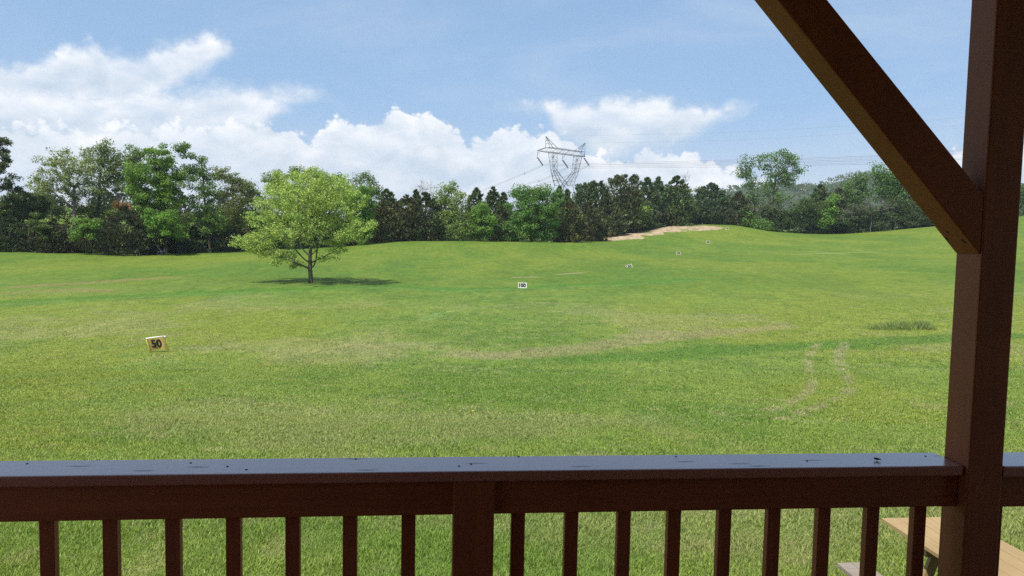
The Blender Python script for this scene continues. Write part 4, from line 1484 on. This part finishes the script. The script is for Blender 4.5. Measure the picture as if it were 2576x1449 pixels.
def sign50():
    Y = 42.2
    b = hit(398, 886)
    X, Y = b[0], b[1]
    s = Y / F
    t = empty('yardage_sign', (X, Y, b[2]), 'yellowed sign reading 50 with a white top pipe, leaning left on thin yellow legs', 'sign', 'yardage signs across the field', rz=-math.atan2(X, Y) * .9)
    # outline of the leaning frame in pixels about its foot (398, 886), turned into metres
    q = lambda x, y: ((x - 398) * s * 1.06, (886 - y) * s)
    TL, TR, BL, BR = q(372.5, 850.5), q(413.5, 846), q(381, 888), q(421.5, 887.5)

    def at(u, v, y=0.0):
        """u across 0..1, v up 0..1 of the leaning frame"""
        x0, z0 = BL[0] + (BR[0] - BL[0]) * u, BL[1] + (BR[1] - BL[1]) * u
        x1, z1 = TL[0] + (TR[0] - TL[0]) * u, TL[1] + (TR[1] - TL[1]) * u
        return (x0 + (x1 - x0) * v, y, z0 + (z1 - z0) * v)
    for u in (.0, 1.0):
        mb = MB()
        mb.tube([at(u, -.25), at(u, 1.0)], .030, 8)
        mb.build('leg', M['yellow_leg'], t, smooth=True)
    mb = MB()
    mb.tube([at(-.02, 1.0), at(1.02, 1.0)], .034, 10)
    mb.tube([at(.985, 1.01, -.01), at(1.0, .93, -.01)], .036, 10)
    mb.tube([at(.0, 1.0, -.01), at(.01, .95, -.01)], .036, 10)
    mb.build('top_pipe', M['white_pipe'], t, smooth=True)
    mb = MB()
    n = 10
    lo = [.12, .13, .17, .19, .20, .21, .22, .22, .23, .23, .24]
    front = [at(.03 + .83 * i / n, lo[i], -.03 + .05 * math.sin(i * .5)) for i in range(n + 1)] + [at(.03 + .83 * i / n, .985, -.03) for i in range(n, -1, -1)]
    k = len(front)
    back = [(x, y + .014, z) for x, y, z in front]
    fc = [(i, i + 1, k - 2 - i, k - 1 - i) for i in range(n)]
    mb.add(front + back, fc + [tuple(j + k for j in f[::-1]) for f in fc] + [(i, k + i, k + (i + 1) % k, (i + 1) % k) for i in range(k)])
    mb.build('board', M['ochre_board'], t)
    mb = MB()
    mb.bar(at(.87, .97, -.05), at(.885, .13, -.05), .05, .02, up=(0, 1, 0))
    mb.bar(at(.955, .93, -.04), at(.93, .16, -.04), .045, .02, up=(0, 1, 0))
    mb.bar(at(.96, .60, -.05), at(.90, .44, -.05), .03, .02, up=(0, 1, 0))
    mb.build('batten', M['ochre_edge'], t)
    mb = MB()
    rng = np.random.default_rng(4)
    mb.bar(at(.02, .14, -.04), at(.02, .97, -.04), .03, .01, up=(0, 1, 0))
    for v in np.linspace(.16, .95, 14):
        a = np.array(at(rng.uniform(-.02, .05), v, -.035))
        mb.bar(a, a + np.array((rng.uniform(.02, .07), 0, rng.uniform(-.05, .03))), .025, .012, up=(0, 1, 0))
    mb.build('frayed_edge', M['ochre_edge'], t)
    c = np.array(at(.46, .61))
    w = np.linalg.norm(np.array(at(.74, .6)) - np.array(at(.20, .6)))
    numeral('50', w, .56 * (TL[1] - BL[1]), t, M['number'], c[0], -.060, c[2], .035, slant=-.20)
    me = [o for o in t.children if o.name.startswith('number')][0].data
    sl = (TR[1] - TL[1]) / (TR[0] - TL[0]) * .8
    for v in me.vertices:
        v.co.z += (v.co.x - c[0]) * sl


sign50()
b100 = hit(1314, 728)
sign('100', 'upright white sign reading 100 on two yellow legs', 1314, 728, b100[1], 1.0, .62, .16, 'white_board')
b150 = hit(1583, 672)
sign('150', 'tipped white sign reading 150, half sunk in the grass', 1584, 672, b150[1], 1.1, .66, -.05, 'white_board', tilt=math.radians(-21), face_edge='cream_board', sink=.16)
b200 = hit(1707, 643)
sign('200', 'cream sign reading 200 halfway up the right slope', 1707, 643, b200[1], .98, .70, .18, 'cream_board', face_edge='cream_board', leg='cream_board')
b250 = hit(1781, 613)
sign('250', 'cream sign reading 250 near the top of the right slope', 1781, 612, b250[1], 1.08, .78, .05, 'cream_board', face_edge='cream_board', leg='cream_board')
b300 = hit(1829, 579, 300)
sign('300', 'farthest sign reading 300, beside the right end of the bare soil', 1829, 579, b300[1], 1.06, .80, .12, 'cream_board', face_edge='cream_board', leg='cream_board')


# ------------------------------------------------------------------ the blue chair by the wood
def chair():
    b = hit(401, 641)
    t = empty('garden_chair', b, 'small blue chair on a looped grey base in the shade of the wood', 'chair', rz=math.radians(-58))
    mb = MB()
    n = 8
    V = []
    for i in range(n + 1):                      # curved shell back
        a = math.radians(-70 + 140 * i / n)
        for z, r in ((.46, .34), (.80, .40), (1.10, .36)):
            V.append((r * math.sin(a), .12 + r * math.cos(a) * .75 + (z - .46) * .18, z))
    k = len(V)
    Vb = [(x * 1.1, y + .05, z) for x, y, z in V]
    fc = [(i * 3 + j, (i + 1) * 3 + j, (i + 1) * 3 + j + 1, i * 3 + j + 1) for i in range(n) for j in range(2)]
    mb.add(V + Vb, [f[::-1] for f in fc] + [tuple(q + k for q in f) for f in fc] + [(i * 3 + 2, (i + 1) * 3 + 2, k + (i + 1) * 3 + 2, k + i * 3 + 2) for i in range(n)])
    mb.build('backrest', M['blue'], t, smooth=True)
    mb = MB()
    mb.box((-.33, -.36, .38), (.33, .34, .47))
    mb.build('seat', M['blue'], t, bevel=.03)
    for s in (-1, 1):
        mb = MB()
        mb.bar((s * .37, -.30, .66), (s * .37, .25, .68), .07, .05)
        mb.bar((s * .37, -.26, .45), (s * .37, -.26, .66), .05)
        mb.build('armrest', M['chair_grey'], t)
    mb = MB()
    for s in (-1, 1):
        mb.tube([(s * .28, -.30, .36), (s * .32, -.42, .20), (s * .30, -.30, .03), (s * .30, .30, .03), (s * .32, .42, .20), (s * .28, .28, .36)], .03, 6)
    mb.bar((-.3, -.3, .04), (.3, -.3, .04), .05)
    mb.bar((-.3, .3, .04), (.3, .3, .04), .05)
    mb.build('base', M['chair_grey'], t)


chair()


def stump():
    b = hit(566, 633)
    Y = b[1] + 4
    X = X_at(566, 633, Y)
    z = float(ground(X, Y))
    mb = MB()
    mb.tube([(0, 0, -.1), (.02, .0, .4), (.0, .05, 1.4), (-.05, .08, 2.3), (-.25, .1, 2.75)], [.50, .42, .40, .34, .10], 10)
    o = mb.build('tree_stump', M['bark_dead'], None, smooth=True)
    o.location = (X, Y, z)
    tag(o, 'broken grey tree stump at the foot of the olive brown tree', 'stump')


stump()


# ------------------------------------------------------------------ tall grass clump left uncut on the right
def tall_grass():
    rng = np.random.default_rng(9)
    c = hit(2262, 828)
    t = empty('grass_clump', c, 'uncut clump of tall dark grass on the right of the field near the post', 'grass clump')
    n = 1700
    k = rng.choice(4, n, p=[.28, .3, .2, .22])
    cx = np.array([-1.2, .25, 1.65, -.2])[k] + rng.normal(0, 1, n) * np.array([.55, .40, .22, .8])[k]
    cy = rng.normal(.2, .55, n)
    hh = np.array([.26, .50, .56, .34])[k] * rng.uniform(.4, 1.15, n)
    x, y = c[0] + cx, c[1] + cy
    z = ground(x, y)
    a = rng.uniform(0, 2 * math.pi, n)
    ln = rng.uniform(.05, .6, n) * hh
    wx = rng.uniform(.008, .018, n)
    b = rng.uniform(0, math.pi, n)
    P0 = np.stack((x - wx * np.cos(b), y - wx * np.sin(b), z), 1)
    P1 = np.stack((x + wx * np.cos(b), y + wx * np.sin(b), z), 1)
    P2 = np.stack((x + .4 * ln * np.cos(a) + wx * .7, y + .4 * ln * np.sin(a), z + .6 * hh), 1)
    P3 = np.stack((x + ln * np.cos(a), y + ln * np.sin(a), z + hh), 1)
    V = np.stack((P0, P1, P2, P3), 1).reshape(-1, 3) - c
    i = np.arange(n)[:, None] * 4
    T = np.concatenate((i + np.array([[0, 1, 2]]), i + np.array([[0, 2, 3]])))
    col = np.array((.160, .245, .065)) * np.exp(rng.normal(0, .35, n))[:, None]
    dry = rng.random(n) < .2
    col[dry] = (.30, .27, .14)
    np_mesh('blades', V, T, None, np.repeat(col, 4, 0), M['grass'], t)


tall_grass()

# ------------------------------------------------------------------ picnic table below the porch


def picnic():
    zt = -3.42 + .75
    A = ray(2217, 1303)
    A = A * (zt / A[2])
    B = ray(2356, 1392)
    B = B * (zt / B[2])
    ex = (B - A)
    ex[2] = 0
    ex /= np.linalg.norm(ex)                         # along the table towards the porch
    ey = np.array((-ex[1], ex[0], 0))                 # across it, to the right
    t = empty('picnic_table', (A[0], A[1], -3.42), 'new pine picnic table with weathered benches on the grass below the porch', 'picnic table')
    Pm = lambda x, y, z: tuple(ex * x + ey * y + np.array((0, 0, z)))
    fn = lambda p: Pm(*p)
    Lt, Wt = 1.85, .80
    top = MB()
    nb = 5
    w = Wt / nb
    for i in range(nb):
        top.box((0, i * w + .003, .712), (Lt, (i + 1) * w - .003, .75), fn)
    m = wood('picnic_pine', (.27, .185, .085), (.42, .30, .145), .6, .3, (28, 2, 28), 0, .25)
    top.build('table_top', m, t, bevel=.004)
    for sy in (-1, 1):
        b = MB()
        y0 = -.60 if sy < 0 else Wt + .14
        for i in range(2):
            b.box((.30 if sy < 0 else 0, y0 + i * .14 + .003, .412), (Lt + .2, y0 + (i + 1) * .14 - .003, .45), fn)
        b.build('bench', M['pine_grey'], t, bevel=.004)
    for x in (.55, Lt - .30):
        lg = MB()
        lg.bar(Pm(x, -.02, 0), Pm(x, .22, .70), .09, .04, up=tuple(ex))
        lg.build('leg', m, t)
        lg = MB()
        lg.bar(Pm(x, Wt + .02, 0), Pm(x, Wt - .22, .70), .09, .04, up=tuple(ex))
        lg.build('leg', m, t)
        s = MB()
        s.bar(Pm(x + .04, -.56, .365), Pm(x + .04, Wt + .40, .365), .04, .09)
        s.bar(Pm(x + .04, .06, .665), Pm(x + .04, Wt - .06, .665), .04, .09)
        s.build('crossbar', m, t)


picnic()

# ------------------------------------------------------------------ the porch this is seen from
PSI = math.radians(5.8)
R_ = np.array([math.cos(PSI), math.sin(PSI), 0])
N_ = np.array([-math.sin(PSI), math.cos(PSI), 0])
P0_ = np.array([0, 2.66, 0])
DECK = -1.78
porch = empty('porch', P0_ + np.array((0, 0, DECK)), 'dark brown stained timber porch post, diagonal brace and roof framing the view', 'porch', rz=PSI)
# local frame of the porch: x along the rail, y outwards, z up from the deck
Z = lambda z: z - DECK
TP = 1.724


def pbox(name, c0, c1, mat, parent, bevel=.004):
    mb = MB()
    mb.box(c0, c1)
    return mb.build(name, mat, parent, bevel=bevel)


pbox('post', (TP, 0, -1.2), (TP + .14, .14, Z(1.30)), M['stain_z'], porch, .006)
pbox('post', (TP - 4.2, 0, -1.2), (TP - 4.06, .14, Z(1.30)), M['stain_z'], porch, .006)
pbox('post', (TP + 3.6, 0, -1.2), (TP + 3.74, .14, Z(1.30)), M['stain_z'], porch, .006)
mb = MB()
zt_ = 1.28
lo_t = .9126 - (zt_ - .829) / 1.07
up_t = 1.093 - (zt_ - .838) / 1.05
y0, y1 = .003, .137
a = [(TP - .001, Z(-.043)), (TP - .001, Z(.176)), (up_t, Z(zt_)), (lo_t, Z(zt_))]
mb.add([(x, y0, z) for x, z in a] + [(x, y1, z) for x, z in a], [(0, 1, 2, 3), (7, 6, 5, 4), (0, 4, 5, 1), (1, 5, 6, 2), (2, 6, 7, 3), (3, 7, 4, 0)])
br = mb.build('brace', M['stain_brace'], porch, bevel=.006)
kb = MB()
for (x, z) in ((1.655, .030), (1.672, .005), (1.690, .0)):
    pass
pbox('beam', (-4.5, -.02, Z(1.30)), (5.6, .16, Z(1.56)), M['stain_x'], porch)
# boarded ceiling, roof, floor and an unseen barrier behind, added to block light
pbox('ceiling', (-4.5, -3.6, Z(1.565)), (5.6, .75, Z(1.60)), M['ceiling'], porch, 0)
mb = MB()
mb.hexa([(-4.8, .95, Z(1.62)), (5.9, .95, Z(1.62)), (5.9, -3.9, Z(2.9)), (-4.8, -3.9, Z(2.9)), (-4.8, .95, Z(1.70)), (5.9, .95, Z(1.70)), (5.9, -3.9, Z(2.98)), (-4.8, -3.9, Z(2.98))])
mb.build('roof', M['shingle'], porch)
mb = MB()
for i in range(30):
    mb.box((-4.5, .20 - .14 * (i + 1) + .004, -.035), (5.6, .20 - .14 * i - .004, 0))
mb.build('deck_floor', M['stain_x'], porch)
pbox('added_wall', (-4.5, -3.7, -1.4), (5.6, -3.55, Z(1.56)), M['added_wall'], porch, 0)  # out of view, put in to keep the back light off the porch

# railing between the posts
rail = empty('railing', P0_ + np.array((0, 0, DECK)), 'brown wooden porch railing with a broad glossy top board, left of the post', 'railing', 'porch railings', rz=PSI)
zr = Z(-.833)
X0, X1 = TP - 4.06, TP
mb = MB()                      # top board, its right end notched round the post
pts = [(X0 + .002, 0.012), (X1 + .045 - .06, 0.012), (X1 - .004, .016), (X1 - .004, .196), (X0 + .002, .196)]
k = len(pts)
mb.add([(x, y, zr - .038) for x, y in pts] + [(x, y, zr) for x, y in pts], [tuple(range(k))[::-1], tuple(range(k, 2 * k))] + [(i, (i + 1) % k, k + (i + 1) % k, k + i) for i in range(k)])
mb.build('top_board', M['stain_rail'], rail, bevel=.006)
pbox('apron', (X0 + .002, .045, Z(-1.000)), (X1 - .003, .083, zr - .0395), M['stain_x'], rail)
pbox('support_post', (-.190, .020, -.6), (-.045, .150, zr - .0385), M['stain_z'], rail, .005)
pbox('bottom_board', (X0 + .002, .05, .08), (X1 - .003, .088, .17), M['stain_x'], rail)
bt = [-1.579 - .207 * k for k in range(3, 0, -1)] + [-1.579, -1.372, -1.164, -.959, -.755, -.555, -.348, .049, .246, .443, .634, .828, 1.02, 1.218, 1.413, 1.604]
for x in bt:
    pbox('baluster', (x - .025, .0855, .03), (x + .025, .121, Z(-.90)), M['stain_z'], rail, .003)

rail2 = empty('railing', P0_ + np.array((0, 0, DECK)), 'short stretch of brown porch railing at the right edge, beyond the post', 'railing', 'porch railings', rz=PSI)
xa, xb = TP + .14, TP + 3.6
mb = MB()
mb.box((xa + .004, .0, zr - .042), (xb, .19, zr))
mb.build('top_board', M['stain_rail'], rail2, bevel=.006)
pbox('apron', (xa + .003, .030, Z(-1.0)), (xb, .068, zr - .0435), M['stain_x'], rail2)
pbox('bottom_board', (xa + .003, .05, .08), (xb, .088, .17), M['stain_x'], rail2)
for i in range(17):
    x = xa + .012 + .03 + .2 * i
    pbox('baluster', (x - .025, .0705, .03), (x + .025, .106, Z(-.90)), M['stain_z'], rail2, .003)


# screw heads in the rail boards and nail holes in the brace
for px, py in ((68, 1167), (480, 1165), (620, 1182), (572, 1174), (895, 1155), (1185, 1168), (1305, 1149), (1155, 1173), (1700, 1149), (2030, 1160), (2328, 1148)):
    d = ray(px, py)
    p = d * (-.8335 / d[2]) - (P0_ + np.array((0, 0, DECK)))
    mb = MB()
    c = np.array((p @ R_, p @ N_, p[2]))
    mb.tube([c, c + np.array((0, 0, .002))], [.0048, .004], 8)
    mb.build('screw', M['debris'], bpy.data.objects['top_board'])
nrm = np.array((-(.829 + .043), 0, -(1.725 - .9126)))
nrm /= np.linalg.norm(nrm)
org = np.array((TP, 0, Z(-.043)))
for px, py in ((2384, 584), (2381, 600), (2421, 604), (2428, 609)):
    d = ray(px, py)
    o3 = -(P0_ + np.array((0, 0, DECK)))
    dl, ol = np.array((d @ R_, d @ N_, d[2])), np.array((o3 @ R_, o3 @ N_, o3[2]))
    c = ol + dl * (((org - ol) @ nrm) / (dl @ nrm))
    mb = MB()
    mb.tube([c - nrm * .004, c + nrm * .0015], [.008, .006], 7)
    mb.build('nail_hole', M['debris'], br)


def rail_bits():
    rng = np.random.default_rng(2)
    d = ray(2207, 1158)
    p = d * (-.831 / d[2])
    mb = MB()
    pts = []
    for i in range(7):
        t = i / 6
        pts.append((p[0] + (t - .5) * .022, p[1] + .006 * math.sin(t * 5), p[2] + .003 + .003 * math.sin(math.pi * t) + .002 * math.sin(9 * t)))
    mb.tube(pts, [.001, .004, .003, .005, .0035, .0025, .001], 6)
    o = mb.build('dry_leaf', M['debris'], None, smooth=True)
    tag(o, 'small dark curled dry leaf lying on the rail just left of the post', 'leaf')


rail_bits()


def dandelions():
    for i, (x, y, l) in enumerate(((1190, 1043, 'yellow dandelion in the grass near the middle of the field, farthest from the rail'), (2190, 1230 - 20, ''))):
        if not l:
            continue
        b = hit(x, y)
        t = empty('dandelion', b, l, 'flower')
        mb = MB()
        mb.tube([(0, 0, 0), (0, 0, .09)], .004, 5)
        mb.build('stem', M['yellow_leg'], t)
        mb = MB()
        for k in range(14):
            a = 2 * math.pi * k / 14
            mb.add([(0, 0, .09), (.035 * math.cos(a), .035 * math.sin(a), .105), (.035 * math.cos(a + .4), .035 * math.sin(a + .4), .105)], [(0, 1, 2)])
        mb.build('petals', M['dandelion'], t)


dandelions()


# ------------------------------------------------------------------ the spring haze
def haze():
    mb = MB()
    mb.box((-2250, -2250, -14), (2250, 2250, 165))
    m, n, o = new_mat('haze')
    v = n.n('ShaderNodeVolumePrincipled')
    v.inputs['Color'].default_value = rgb(.80, .88, 1.0)
    v.inputs['Density'].default_value = .00011
    v.inputs['Anisotropy'].default_value = .1
    n.link(v.outputs[0], o.inputs['Volume'])
    for k_, val in (('homogeneous_volume', True), ('volume_sampling', 'DISTANCE')):
        if hasattr(m.cycles, k_):
            setattr(m.cycles, k_, val)
    o_ = mb.build('haze', m)
    tag(o_, 'thin spring haze over the field and the far hill', 'haze', kind='stuff')


haze()
